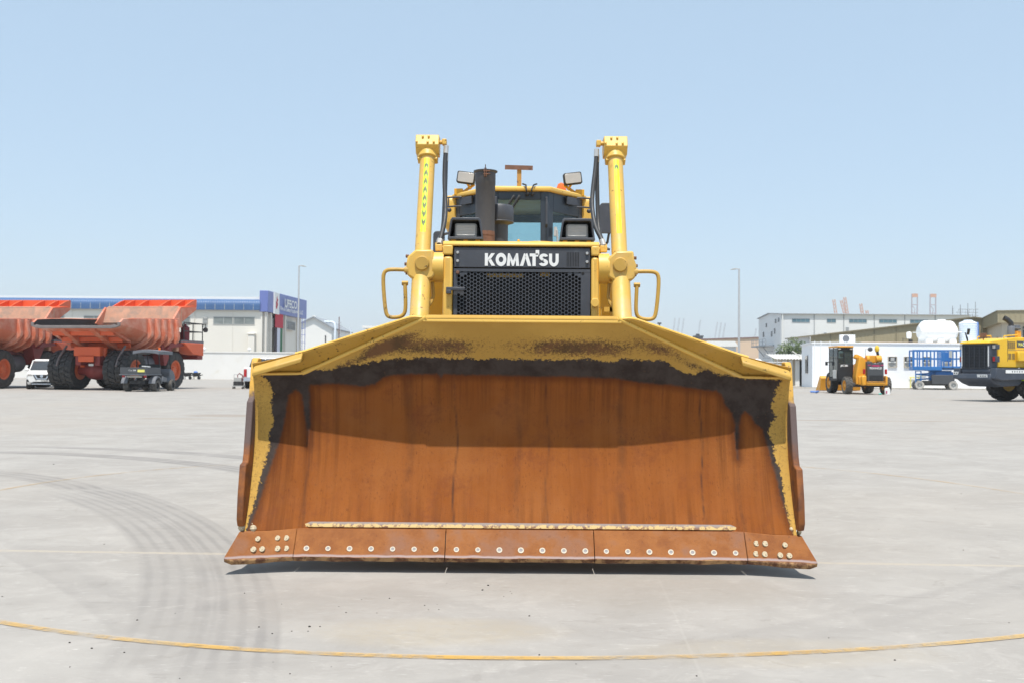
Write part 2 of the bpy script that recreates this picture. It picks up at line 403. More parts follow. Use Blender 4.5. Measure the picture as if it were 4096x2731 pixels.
c = blot(-.45, 5.35, .8, .35, .35, (.37, .31, .21), c)
c = blot(1.4, 5.0, .9, .3, .3, (.37, .32, .24), c)
c = blot(.8, 6.4, 1.2, .6, .45, (.27, .25, .22), c)
c = blot(-1.0, 6.0, .7, .8, .4, (.27, .245, .22), c)
c = t.mix(1., c, (1.035, 1.0, .958), 'MULTIPLY')
hg = t.math('ADD', t.math('MULTIPLY', fine, .5), t.math('MULTIPLY', streak2, .5))
t.set(c, .88, 0, .25); t.bump(hg, .25, .006)
g = MB(); S_ = 3600
xs = [-S_, -400, -80, -20, 20, 80, 400, S_]; ys = [-60, -8, 4, 20, 60, 150, 500, S_]
g.add([(x, y, 0) for y in ys for x in xs], [(j*8+i, j*8+i+1, j*8+i+9, j*8+i+8) for j in range(7) for i in range(7)])
struct(g.build('ground', t.m, smooth=0, recalc=False))

t = NT('worn_line_paint')
P0 = t.map((1/K, 1/K, 1/K))
base = t.mix(t.ramp(t.noise(1.2, 4, .6, P0), .35, .65), (.58, .345, .085), (.54, .38, .18))
t.set(base, .8, 0, .2)
w1 = t.noise(1.1, 4, .6, P0); w2 = t.noise(11, 7, .78, P0)
al = t.ramp(t.math('ADD', t.math('MULTIPLY', w1, .55), t.math('MULTIPLY', w2, .45)), .42, .60, .82, .08)
sx = t.n('SeparateXYZ'); t.l(P0, sx.inputs[0])
al = t.math('MULTIPLY', al, t.ramp(sx.outputs[1], 8, 12, 1, .45))
t.l(al, t.b.inputs['Alpha'])
ln = MB(); N = 220; cx, cy, rr = .154, 10.588, 5.817
for i in range(N):
    a = 2*PI*i/N
    rr = 5.805+.064*math.cos(a)-.175*math.sin(a)+.193*math.cos(2*a)+.03*math.sin(2*a)-.048*math.cos(3*a)-.009*math.sin(3*a)-.06*math.cos(4*a)-.072*math.sin(4*a)   # hand-laid, not a true circle
    ln.v += [(cx+q*math.cos(a), cy+q*math.sin(a), .005) for q in (rr-.031, rr+.031)]
ln.f = [(2*i, 2*i+1, (2*i+3) % (2*N), (2*i+2) % (2*N)) for i in range(N)]
struct(ln.build('painted_circle', t.m, smooth=0, recalc=False))

# loose bits of dried mud and grit
gb = MB()
for i in range(75):
    if i < 22: cxg, cyg, sp = random.choice([(-1.12, 5.35, .12), (-.88, 6.0, .14), (-.95, 4.75, .12), (-.1, 6.3, .2), (-.6, 5.9, .15)]); x, y = random.gauss(cxg, sp), random.gauss(cyg, sp)
    else: y = 4.4+random.random()**1.6*14; x = random.uniform(-.55, .55)*y
    r_ = random.uniform(.0025, .006)*(1.7 if random.random() < .12 else 1)
    gb.sphere((x, y, r_*.35), r_, 5, 3, (1, random.uniform(.6, 1), .6))
M['grit'] = pm('grit', (.05, .045, .04), .9, var=.4, vs=9)
o = gb.build('grit', M['grit'], smooth=0); o['kind'] = 'stuff'; o['label'] = 'loose crumbs of dark dried mud on the concrete'; o['category'] = 'grit'

# ================================================================== BULLDOZER
DO = (0, 9.5, 0)
dz = thing('bulldozer', 'large yellow crawler bulldozer with wide rusty blade facing the camera', 'bulldozer', (.07, 9.5, 0))
def D(m, name, mat, parent=None, **kw): return m.build(name, mat, parent or dz, org=DO, **kw)
# ---- blade -------------------------------------------------------
PZ = [.0, .28, .5, .8, 1.0, 1.2, 1.4, 1.6, 1.76, 2.]; PY = [6.83, 6.985, 7.10, 7.205, 7.23, 7.205, 7.125, 7.0, 6.885, 6.7]
def prof(z):
    # smooth the polyline a little
    return sum(float(np.interp(z+dz_, PZ, PY)) for dz_ in (-.09, -.045, 0, .045, .09))/5
def wing(ax): return .25*max(0, ax-1.5)**1.0*min(1, max(0, ax-1.5)/.06) if ax > 1.5 else 0
def ztop(ax): return float(np.interp(ax, [0, .665, 1.57, 2.], [1.747, 1.747, 1.357, 1.352]))
def zsil(ax): return float(np.interp(ax, [.66, .765, 1.56, 1.88], [1.75, 1.758, 1.507, 1.43]))
TOP = [(-1.853, 1.346), (-1.721, 1.357), (-1.566, 1.361), (-1.458, 1.384), (-1.381, 1.376), (-1.28, 1.408), (-1.188, 1.432), (-1.071, 1.445), (-0.948, 1.465), (-0.839, 1.478), (-0.7, 1.475), (-0.607, 1.468), (-0.334, 1.478), (-0.088, 1.468), (0.161, 1.464), (0.381, 1.468), (0.435, 1.48), (0.637, 1.439), (0.722, 1.478), (0.815, 1.483), (0.924, 1.457), (1.04, 1.465), (1.079, 1.419), (1.172, 1.381), (1.234, 1.374), (1.281, 1.413), (1.389, 1.383), (1.467, 1.376), (1.575, 1.353), (1.862, 1.351)]
RIGHT = [(1.846, 1.278), (1.823, 1.162), (1.846, 1.077), (1.792, 0.992), (1.769, 0.906), (1.808, 0.776), (1.831, 0.661), (1.843, 0.541)]
BOT = [(1.808, 0.661), (1.769, 0.852), (1.738, 0.991), (1.684, 1.029), (1.653, 1.083), (1.614, 1.114), (1.579, 1.075), (1.572, 0.967), (1.56, 0.774), (1.553, 0.889), (1.545, 1.044), (1.529, 1.105), (1.482, 1.151), (1.444, 1.228), (1.405, 1.259), (1.273, 1.273), (1.041, 1.303), (0.862, 1.317), (0.669, 1.346), (0.382, 1.352), (0.007, 1.357), (-0.333, 1.361), (-0.559, 1.364), (-0.574, 1.336), (-0.606, 1.367), (-0.915, 1.357), (-0.993, 1.341), (-1.046, 1.294), (-1.147, 1.27), (-1.333, 1.292), (-1.528, 1.282), (-1.53, 0.981), (-1.54, 0.842), (-1.545, 0.958), (-1.575, 1.135), (-1.58, 1.205), (-1.619, 1.251), (-1.673, 1.204), (-1.687, 1.111), (-1.708, 0.979), (-1.744, 0.825), (-1.796, 0.633)]
LEFT = [(-1.851, 0.326), (-1.828, 0.693), (-1.806, 0.824), (-1.831, 0.901), (-1.801, 1.017), (-1.81, 1.094), (-1.813, 1.249), (-1.829, 1.295)]
def sdf(poly, pts):
    poly = np.array(poly); a = poly; b = np.roll(poly, -1, 0)
    dmin = np.full(len(pts), 1e9); inside = np.zeros(len(pts), bool)
    for p, q in zip(a, b):
        e = q-p; wv = pts-p; tt = np.clip((wv@e)/max(e@e, 1e-9), 0, 1)
        dmin = np.minimum(dmin, np.hypot(*(wv-tt[:, None]*e).T))
        cnd = (p[1] > pts[:, 1]) != (q[1] > pts[:, 1])
        if q[1] != p[1]:
            xi = p[0]+(pts[:, 1]-p[1])/(q[1]-p[1])*e[0]; inside ^= cnd & (pts[:, 0] < xi)
    return np.where(inside, dmin, -dmin)
NU, NV = 300, 96
mb = MB(); xz = []
for j in range(NV+1):
    for i in range(NU+1):
        x = -1.9+3.8*i/NU; z = .27+(ztop(abs(x))-.27)*j/NV
        mb.v.append((x, prof(z)-wing(abs(x)), z)); xz.append((x, z))
mb.f = [(j*(NU+1)+i, j*(NU+1)+i+1, (j+1)*(NU+1)+i+1, (j+1)*(NU+1)+i) for j in range(NV) for i in range(NU)]
t = NT('blade_face')
nf = t.noise(58, 8, .75); nx = t.noise(150, 6, .8); nm = t.noise(9, 6, .65); nl = t.noise(2.2, 5, .6)
st = t.noise(1., 6, .6, t.map((11, 1, .7))); st2 = t.noise(1., 5, .6, t.map((45, 1, 2.2)))
rust = t.mix(t.ramp(st, .36, .64), (.235, .071, .0155), (.270, .086, .019))
rust = t.mix(t.ramp(nl, .42, .68, 0, .7), rust, (.290, .102, .027))
rust = t.mix(t.ramp(st2, .56, .74, 0, .3), rust, (.15, .042, .010))
rust = t.mix(t.math('MULTIPLY', t.ramp(t.noise(1., 6, .66, t.map((19, 1, .45))), .44, .66), t.ramp(t.attr('ru'), .02, .45, .55, 0)), rust, (.085, .026, .009))
rust = t.mix(t.math('MULTIPLY', t.ramp(t.noise(1., 3, .5, t.map((190, 1, 2.6))), .70, .76), t.ramp(nm, .42, .6, 0, .55)), rust, (.46, .20, .07))
rust = t.mix(t.math('MULTIPLY', t.ramp(t.noise(5, 8, .78), .50, .68), .55), rust, (.175, .050, .018))
rust = t.mix(t.math('MULTIPLY', t.ramp(t.noise(1., 6, .75, t.map((85, 1, 30))), .55, .66, 0, .8), t.ramp(t.noise(1., 4, .6, t.map((2.2, 1, 2.8))), .40, .60, .15, 1)), rust, (.12, .036, .014))
rust = t.mix(t.math('MULTIPLY', t.attr('st'), t.ramp(nm, .3, .6)), rust, (.07, .032, .02))
yel = t.mix(t.ramp(nl, .35, .65), (.47, .275, .065), (.55, .33, .08))
sp = t.ramp(t.math('ADD', t.math('MULTIPLY', t.math('ADD', nf, nx), .5), t.math('MULTIPLY', t.math('MULTIPLY', t.attr('gr'), t.ramp(nl, .25, .60, .35, 1)), .26)), .60, .76)
yel = t.mix(t.math('MULTIPLY', sp, .9), yel, t.mix(t.ramp(nm, .4, .6), (.06, .036, .028), (.135, .065, .040)))
dk = t.math('ADD', t.attr('dk'), t.math('ADD', t.math('MULTIPLY', t.math('SUBTRACT', nm, .5), .09), t.math('MULTIPLY', t.math('SUBTRACT', nf, .5), .10)))
ru = t.math('ADD', t.attr('ru'), t.math('ADD', t.math('MULTIPLY', t.math('SUBTRACT', nm, .5), .03), t.math('MULTIPLY', t.math('SUBTRACT', nf, .5), .035)))
dark = t.mix(t.ramp(nm, .35, .65), (.040, .029, .024), (.068, .053, .046))
dark = t.mix(t.ramp(nf, .60, .68, 0, .55), dark, (.15, .085, .045))
cc = t.mix(t.ramp(dk, -.003, .006), yel, dark)
cc = t.mix(t.ramp(ru, -.012, .014), cc, t.mix(t.ramp(ru, .0, .07, .7, 0), rust, (.10, .030, .010)))
t.set(cc, t.ramp(nm, .3, .7, .7, .9), 0, .12); t.bump(t.math('ADD', nf, t.math('MULTIPLY', nm, .6)), .35, .006)
blade = D(mb, 'blade', t.m, smooth=60, recalc=False, label='wide concave blade with rusty orange face under a black worn band and yellow rim')
xz = np.array(xz)
darkpoly = TOP+[(x-.035, z) for x, z in RIGHT]+BOT+[(x+.035, z) for x, z in LEFT]
rustpoly = BOT+[(-1.86, .33), (-1.9, .2), (1.9, .2), (1.86, .35)]
st_ = np.zeros(len(xz))
for xs_, wd_, a_ in ((-.47, .006, .9), (.19, .005, .7), (1.30, .006, .9), (-1.52, .01, .5), (1.56, .01, .5), (-.02, .02, .35), (.72, .03, .4), (-.8, .03, .3)):
    st_ = np.maximum(st_, a_*np.exp(-((xz[:, 0]-xs_-.012*np.sin(xz[:, 1]*9))/wd_)**2))
gr_ = np.exp(-((xz[:, 1]-1.555)/.07)**2)*np.exp(-(xz[:, 0]/1.2)**4)+.6*np.exp(-((xz[:, 1]-ztop(1.)-0)/.03)**2)*0
ridge = np.array([ztop(abs(x)) for x in xz[:, 0]])
gr_ += .75*np.exp(-((xz[:, 1]-ridge+.07)/.04)**2)*np.clip((np.abs(xz[:, 0])-.6)/.3, 0, 1)*(np.abs(xz[:, 0]) < 1.5)
gr_ += .34*(np.abs(xz[:, 0]) > 1.76)+.10
for nme, arr in (('dk', np.logaddexp(sdf(darkpoly, xz)*18, sdf(rustpoly, xz)*18)/18), ('ru', sdf(rustpoly, xz)), ('st', st_), ('gr', gr_)):
    at_ = blade.data.attributes.new(nme, 'FLOAT', 'POINT'); at_.data.foreach_set('value', arr.astype(np.float32))
sd = blade.modifiers.new('solid', 'SOLIDIFY'); sd.thickness = .045*K; sd.offset = -1
# spill plates behind the slanted shoulders, weld beads, gussets
for s in (-1, 1):
    m = MB(); n = 24; fr = []; bk = []
    for i in range(n+1):
        ax = .64+(1.9-.64)*i/n; x = s*ax; z0 = ztop(ax)-.03; z1 = max(zsil(ax), z0+.02); y0 = prof(ztop(ax))-wing(ax)+.06; y1 = float(np.interp(ax, [.64, .765, 1.56, 1.9], [6.90, 6.89, 7.025, 7.02]))
        fr.append(((x, y0, z0), (x, y1, z1))); bk.append(((x, y0+.035, z0), (x, y1+.035, z1+.004)))
    for i in range(n): m.add([fr[i][0], fr[i+1][0], fr[i+1][1], fr[i][1], bk[i][0], bk[i+1][0], bk[i+1][1], bk[i][1]], [(0, 1, 2, 3), (7, 6, 5, 4), (3, 2, 6, 7), (0, 4, 5, 1)]+([(0, 3, 7, 4)] if i == 0 else [])+([(1, 5, 6, 2)] if i == n-1 else []))
    D(m, 'spill_plate', M['yellow_worn'], blade, smooth=50)
    m = MB(); pts = []
    for i in range(16):
        ax = .665+(1.57-.665)*i/15; pts.append((s*ax, prof(ztop(ax))-wing(ax)+.008, ztop(ax)+.006))
    m.tube(pts, [.015+.003*random.random() for _ in pts], 6)
    pts = [(s*ax, fr[min(n, round((ax-.64)/1.26*n))][1][1]+.016, zsil(ax)) for ax in np.linspace(.7, 1.6, 14)]
    m.tube(pts, [.013]*14, 6)
    pts = [(s*ax, prof(1.357)-wing(ax)+.008, ztop(ax)+.003) for ax in np.linspace(1.56, 1.89, 8)]
    m.tube(pts, [.012]*8, 6)
    D(m, 'weld_bead', M['yellow'], blade, smooth=60)
    m = MB()   # corner gusset: sloped stiffener along the shoulder of the wing
    p = [(1.545, 7.005, 1.487), (1.885, 6.985, 1.385)]
    ring_ = lambda q: [(s*q[0], q[1]+.07, q[2]+.03), (s*q[0], q[1]+.012, q[2]+.02), (s*q[0], q[1]-.03, q[2]-.02), (s*q[0], q[1]-.026, q[2]-.05), (s*q[0], q[1]+.07, q[2]-.03)]
    m.loft([ring_(p[0]), ring_(p[1])])
    D(m, 'corner_gusset', M['yellow_worn'], blade, bevel=.008)
    m = MB()   # end plate with stepped wear edge
    pl = [(7.30, .30), (7.34, 1.0), (7.28, 1.47), (7.19, 1.47), (7.16, 1.44), (7.105, 1.19), (7.055, 1.16), (6.985, .80), (6.96, .745), (6.895, .73), (6.85, .52), (6.835, .36), (6.86, .31)]
    m.prism([(y, z) for y, z in pl], 'x', s*1.900, s*1.945)
    t_ = NT('end_plate_steel'); nn = t_.noise(7, 6, .65); n2_ = t_.noise(40, 6, .7)
    zz = t_.n('SeparateXYZ'); t_.l(t_.map((1/K, 1/K, 1/K)), zz.inputs[0])
    cz = t_.math('ADD', zz.outputs[2], t_.ramp(nn, 0, 1, -.15, .15, False))
    c_ = t_.mix(t_.ramp(cz, .75, .95), t_.mix(t_.ramp(nn, .35, .6), (.30, .105, .028), (.15, .06, .03)), (.12, .085, .078))
    c_ = t_.mix(t_.math('MULTIPLY', t_.ramp(cz, 1.18, 1.26), t_.ramp(n2_, .35, .42)), c_, (.62, .36, .07))
    t_.set(c_, .7, 0, .3); t_.bump(n2_, .3, .004)
    D(m, 'end_plate', t_.m, blade, bevel=.008)
    m = MB()   # pale lug behind the shoulder
    m.lathe([(.125, -.05), (.14, -.03), (.14, .03), (.125, .05)], (s*1.52, 7.52, 1.42), 'y', 20)
    m.prism([(s*1.36, 1.15), (s*1.66, 1.15), (s*1.64, 1.44), (s*1.40, 1.44)], 'y', 7.475, 7.565)
    D(m, 'pivot_lug', M['yellow'], blade, bevel=.012)
# top lip of the centre section
m = MB(); m.prism([(6.893, 1.722), (6.894, 1.742), (6.914, 1.763), (6.945, 1.765), (6.945, 1.72)], 'x', -.69, .69)
D(m, 'top_lip', M['yellow'], blade, bevel=.006)
# rear stiffeners
m = MB(); m.box(-1.8, 1.8, 7.31, 7.55, .35, .62).box(-1.75, 1.75, 7.31, 7.5, 1.0, 1.22)
for x in (-1.5, -.8, 0, .8, 1.5): m.box(x-.03, x+.03, 7.30, 7.6, .62, 1.0)
D(m, 'rear_stiffener', M['yellow_worn'], blade, bevel=.01)
# weld strip above the cutting edge
t = NT('weld_strip'); n_ = t.noise(26, 6, .7); zz = t.n('SeparateXYZ'); t.l(t.map((1/K, 1/K, 1/K)), zz.inputs[0])
c_ = t.mix(t.ramp(n_, .50, .56), (.54, .38, .16), (.20, .10, .055)); c_ = t.mix(t.ramp(t.math('ADD', zz.outputs[2], t.math('MULTIPLY', n_, .05)), .330, .346), c_, (.24, .20, .18))
t.set(c_, .7, 0, .3); t.bump(n_, .3, .004)
m = MB(); rings = []
for i in range(41):
    x = -1.545+3.09*i/40; a = min(1, i/1, (40-i)/1); y = 7.0
    rings.append([(x, y-.002+.02*(1-a), .285), (x, y-.026*a+.006, .294), (x, y-.022*a+.010, .310), (x, y+.008+.02*(1-a), .326), (x, y+.05, .326), (x, y+.05, .285)])
m.loft(rings); D(m, 'weld_strip', t.m, blade, smooth=50)
# cutting edges and end bits
t = NT('edge_steel'); n_ = t.noise(6, 6, .65); f_ = t.noise(60, 8, .75)
zz = t.n('SeparateXYZ'); t.l(t.map((1/K, 1/K, 1/K)), zz.inputs[0])
c_ = t.mix(t.ramp(n_, .3, .65), (.225, .080, .027), (.315, .122, .038)); c_ = t.mix(t.ramp(t.noise(3, 4, .6), .5, .65, 0, .6), c_, (.21, .115, .085))
c_ = t.mix(t.ramp(f_, .6, .72, 0, .75), c_, (.42, .21, .09)); c_ = t.mix(t.ramp(f_, .44, .32, 0, .65), c_, (.12, .05, .028))
wz = t.math('ADD', zz.outputs[2], t.ramp(n_, 0, 1, -.012, .012, False))
low = t.mix(t.ramp(t.noise(16, 6, .7), .4, .6), (.12, .055, .032), (.40, .235, .11))
c_ = t.mix(t.ramp(wz, .112, .104), c_, low); c_ = t.mix(t.math('MULTIPLY', t.ramp(wz, .108, .114), t.ramp(wz, .13, .118)), c_, (.36, .27, .25))
t.set(c_, .75, 0, .15); t.bump(t.math('ADD', f_, n_), .4, .005); M['edge'] = t.m
EP = [(6.965, .283), (6.848, .108), (6.862, .079), (6.93, .079), (7.04, .262), (7.02, .285)]
for x0, x1 in ((-1.554, -.522), (-.516, .505), (.511, 1.552)):
    m = MB(); rings = []; n = 26
    for i in range(n+1):
        x = x0+(x1-x0)*i/n; j_ = lambda a: (noise.noise((x*6, a, 3.1)))*.006
        rings.append([(x, y+(j_(k) if k in (1, 2) else 0), z+(j_(k+5) if k in (1, 2) else 0)) for k, (y, z) in enumerate(EP)])
    m.loft(rings); D(m, 'cutting_edge', M['edge'], blade, smooth=40)
for s in (-1, 1):
    m = MB(); rings = []
    for f in (0, .25, .5, .75, .9, 1.):
        ring_ = []
        for k, (y, z) in enumerate(EP):
            topk = k in (0, 4, 5); xo = 1.93 if topk else 2.0
            x = 1.557+(xo-1.557)*f; yy = y-(.10 if topk else .115)*f**1.1; zz_ = z+(-.008 if topk else (-.012*math.sin(f*2.2)+(.02 if f == 1 else 0)))*min(1, f*2)
            ring_.append((s*x, yy+noise.noise((x*8, k, s))*.004, zz_))
        rings.append(ring_)
    m.loft(rings); D(m, 'end_bit', M['edge'], blade, smooth=40, bevel=.006)
def boltmesh(cream, grey):
    m = MB().lathe([(.0215, -.01), (.0215, .0015), (.0135, .0022), (.0130, .0012), (.0001, .0012)], n=14, cap=False)
    me = m.mesh('bolt', smooth=40); me.materials.append(cream); me.materials.append(grey)
    for i, p in enumerate(me.polygons):
        if i >= 3*14: p.material_index = 1
    return me
M['cream'] = pm('cream_washer', (.60, .53, .41), .75, var=.35, vs=30); M['boltgrey'] = pm('bolt_grey', (.27, .245, .24), .6, var=.3, vs=30)
M['bolthole'] = pm('muddy_bolt', (.56, .47, .32), .85, var=.4, vs=60, wear='#2a2018', wa=.5, ws=70)
b1 = boltmesh(M['cream'], M['boltgrey']); b2 = boltmesh(M['bolthole'], M['bolthole'])
BA = math.atan2(.117, .175)
def bolt(px, py, me, yo=0, rz=0, sc_=None):
    u0 = px-1176+(py-784)*.0079; v0 = py-784-(px-1176)*.0079-64
    y = 6.88
    for _ in range(6):
        z = 1.4-v0/2287*y; x = u0/2287*y-.07
        y = 6.848+(z-.108)*.117/.175-(.108*max(0, (abs(x)-1.557)/.40)**1.1 if yo else 0)
    put(me, 'bolt', blade, (x, y-.002-DO[1], z+.0), (PI/2-BA, 0, rz) if False else (R(56), 0, rz+random.uniform(-.4, .4)*0), [random.uniform(.84, .98)]*3)
for k in range(7):
    bolt(706.5+49.2*k, 1255.5+.42*k, b1); bolt(1049+49.1*k, 1258.5+.55*k, b1); bolt(1391.5+49.2*k, 1262.5+.65*k, b1)
for px, py in ((595, 1234), (640, 1232), (660, 1232), (585, 1257.7), (605, 1257), (640, 1256), (660, 1255.6)):
    bolt(px, py, b2, True, R(-14))
for px, py in ((1735, 1244.7), (1755, 1245), (1800, 1247.8), (1734, 1268), (1754, 1268.8), (1789, 1271), (1810, 1272)):
    bolt(px, py, b2, True, R(14))
# small broken chunks at the lower corners
for s in (-1, 1):
    m = MB()
    for k in range(7): m.sphere((s*random.uniform(1.84, 1.93), 6.93+random.uniform(-.03, .02), .29+random.uniform(-.01, .03)), random.uniform(.015, .03), 6, 4)
    D(m, 'mud_clod', M['bolthole'], blade, smooth=0)
# ---- radiator guard and grille -----------------------------------
m = MB(); m.prism(rrect(-.645, .645, 1.0, 2.452, .035, 4), 'y', 8.30, 8.75)
m.box(-.645, -.567, 8.20, 8.30, 1.0, 2.33).box(.581, .645, 8.20, 8.30, 1.0, 2.33)
D(m, 'radiator_guard', M['yellow'], bevel=.02)
m = MB(); m.prism([(8.20, 2.415), (8.20, 2.435), (8.225, 2.458), (8.42, 2.46), (8.42, 2.415)], 'x', -.648, .648)
m.box(-.648, -.565, 8.196, 8.40, 2.34, 2.42).box(.579, .648, 8.196, 8.40, 2.34, 2.42)
D(m, 'guard_cap', M['yellow'], bevel=.018)
m = MB(); m.box(-.565, .579, 8.255, 8.29, 1.0, 2.413); D(m, 'radiator_core', M['dark'])
m = MB()
D(MB().box(-.28, .02, 8.245, 8.253, 2.16, 2.19), 'core_bracket', M['yellow_worn']); D(MB().box(.16, .24, 8.245, 8.253, 2.17, 2.215), 'core_bracket', M['yellow_worn'])
NP = []
m = MB(); m.box(-.556, .572, 8.215, 8.24, 2.236, 2.404)
namepl = D(m, 'name_panel', M['navy'], bevel=.006)
# vent slots and studs
for k in range(8):
    m = MB(); m.box(.378+.0135*k, .384+.0135*k, 8.2125, 8.216, 2.252, 2.37); D(m, 'vent_slot', M['dark'], namepl)
sb = MB().lathe([(.013, 0), (.013, .012), (.010, .018), (.001, .018)], n=10, cap=False).mesh('stud'); sb.materials.append(M['metal'])
for x in (-.525, .545):
    for z in (2.36, 2.29): put(sb, 'stud', namepl, (x, 8.215-DO[1], z), (PI/2, 0, 0))
# white name lettering built letter by letter (unit height 1)
def el(cx, cy, rx, ry, a0, a1, n): return [(cx+rx*math.cos(R(a0+(a1-a0)*i/n)), cy+ry*math.sin(R(a0+(a1-a0)*i/n))) for i in range(n+1)]
def band(o, i): return [[o[k], o[k+1], i[k+1], i[k]] for k in range(len(o)-1)]
LET = {
 'K': (1.0, [[(0, 0), (.30, 0), (.30, 1), (0, 1)], [(.30, .42), (.30, .62), (.62, 1), (.98, 1), (.58, .54)], [(.40, .52), (.58, .56), (1.02, 0), (.66, 0), (.32, .44)]]),
 'O': (1.05, band(el(.525, .5, .525, .53, 0, 360, 24), el(.525, .5, .22, .22, 0, 360, 24))),
 'M': (1.22, [[(0, 0), (.30, 0), (.36, .62), (.30, 1), (.12, 1)], [(.30, 1), (.61, .42), (.61, 0), (.52, 0), (.33, .5)], [(.92, 1), (.61, .42), (.61, 0), (.70, 0), (.89, .5)], [(1.22, 0), (.92, 0), (.86, .62), (.92, 1), (1.10, 1)]]),
 'A': (1.10, [[(0, 0), (.33, 0), (.60, .72), (.52, 1), (.40, 1)], [(1.12, 0), (.79, 0), (.52, .72), (.60, 1), (.74, 1)]]),
 'T': (.72, [[(-.05, .76), (.78, .76), (.78, 1), (-.05, 1)], [(.22, 0), (.54, 0), (.54, .76), (.22, .76)], [(.52, .90), (.88, .90), (.88, 1.28), (.52, 1.28)]]),
 'S': (.86, band(el(.44, .71, .44, .29, 20, 250, 12)+el(.40, .29, .46, .29, 80, -160, 12), el(.46, .70, .14, .07, 20, 250, 12)+el(.38, .30, .14, .07, 80, -160, 12))),
 'U': (.94, [[(0, .45), (.30, .45), (.30, 1), (0, 1)], [(.64, .45), (.94, .45), (.94, 1), (.64, 1)]]+band(el(.47, .45, .47, .47, 180, 360, 14), el(.47, .45, .17, .21, 180, 360, 14))),
}
wd = {'K': 1.02, 'O': 1.05, 'M': 1.24, 'A': .98, 'T': .86, 'S': .92, 'U': .94}; xx = 0; LW = .613/sum(wd[c] for c in 'KOMATSU'); LH = .104
for c in 'KOMATSU':
    m = MB()
    for q in LET[c][1]:
        m.sheet([(-.300+(xx+px*.97)*LW, 8.214, 2.252+pz*LH) for px, pz in q], (0, -1, 0), .0025)
    D(m, 'letter', M['white'], namepl, smooth=0); xx += wd[c]
# perforated screen
m = MB(); pit = .0312; rad = pit/math.sqrt(3); cr = .0131; yf = 8.218
x0, x1, z1, z0 = -.556, .572, 2.228, 1.45
cells = 0; nc = 38; cxs = 1.5*rad; xs0 = -.515
for ci in range(nc):
    xc = xs0+ci*cxs
    for ri in range(24):
        zc = 2.196-ri*pit-(pit/2 if ci % 2 else 0)
        if zc < z0+.02: continue
        edge = min(ci, nc-1-ci)
        cut = (zc > 2.165 and edge < 2) or (zc > 2.19 and edge < 4) or (edge < 2 and 2.02 < zc < 2.06 and ci < 3)
        hx = [(xc+rad*math.cos(R(30*k))*(1 if k % 2 == 0 else math.cos(R(30))), zc+rad*math.sin(R(30*k))*(1 if k % 2 == 0 else math.cos(R(30)))) for k in range(12)]
        if cut: m.add([(a, yf, b) for a, b in hx], [tuple(range(12))]); continue
        ho = [(xc+cr*math.cos(R(30*k)), zc+cr*math.sin(R(30*k))) for k in range(12)]
        m.add([(a, yf, b) for a, b in hx]+[(a, yf, b) for a, b in ho]+[(a, yf+.008, b) for a, b in ho],
              [(k, (k+1) % 12, 12+(k+1) % 12, 12+k) for k in range(12)]+[(12+k, 12+(k+1) % 12, 24+(k+1) % 12, 24+k) for k in range(12)])
xr = xs0+(nc-1)*cxs
m.box(x0, xs0-rad*.6, yf-.003, yf+.02, z0, z1).box(xr+rad*.6, x1, yf-.003, yf+.02, z0, z1).box(x0, x1, yf-.0045, yf+.02, 2.203, z1+.0)
gr = D(m, 'grille_screen', M['navy'], smooth=0)
for x in (-.523, .512):
    m = MB().lathe([(.015, 0), (.015, .012), (.011, .02), (.001, .02)] if x < 0 else [(.013, .001), (.001, .0012)], n=12, cap=False)
    me = m.mesh('screen_bolt'); me.materials.append(M['rustpaint'] if x < 0 else M['dark']); put(me, 'screen_bolt', gr, (x, yf-.0046-DO[1], 2.195), (PI/2, 0, 0))
m = MB(); m.box(-.615, -.46, 8.16, 8.195, 2.043, 2.07).box(-.615, -.572, 8.155, 8.192, 2.015, 2.045); D(m, 'latch', M['navy'], bevel=.004)
m = MB(); m.lathe([(.036, 0), (.036, .03), (.03, .035), (.001, .035)], (.61, 8.16, 1.95), 'y', 14).box(.585, .635, 8.165, 8.198, 1.95, 1.985); D(m, 'tow_eye', M['yellow'], bevel=.004)
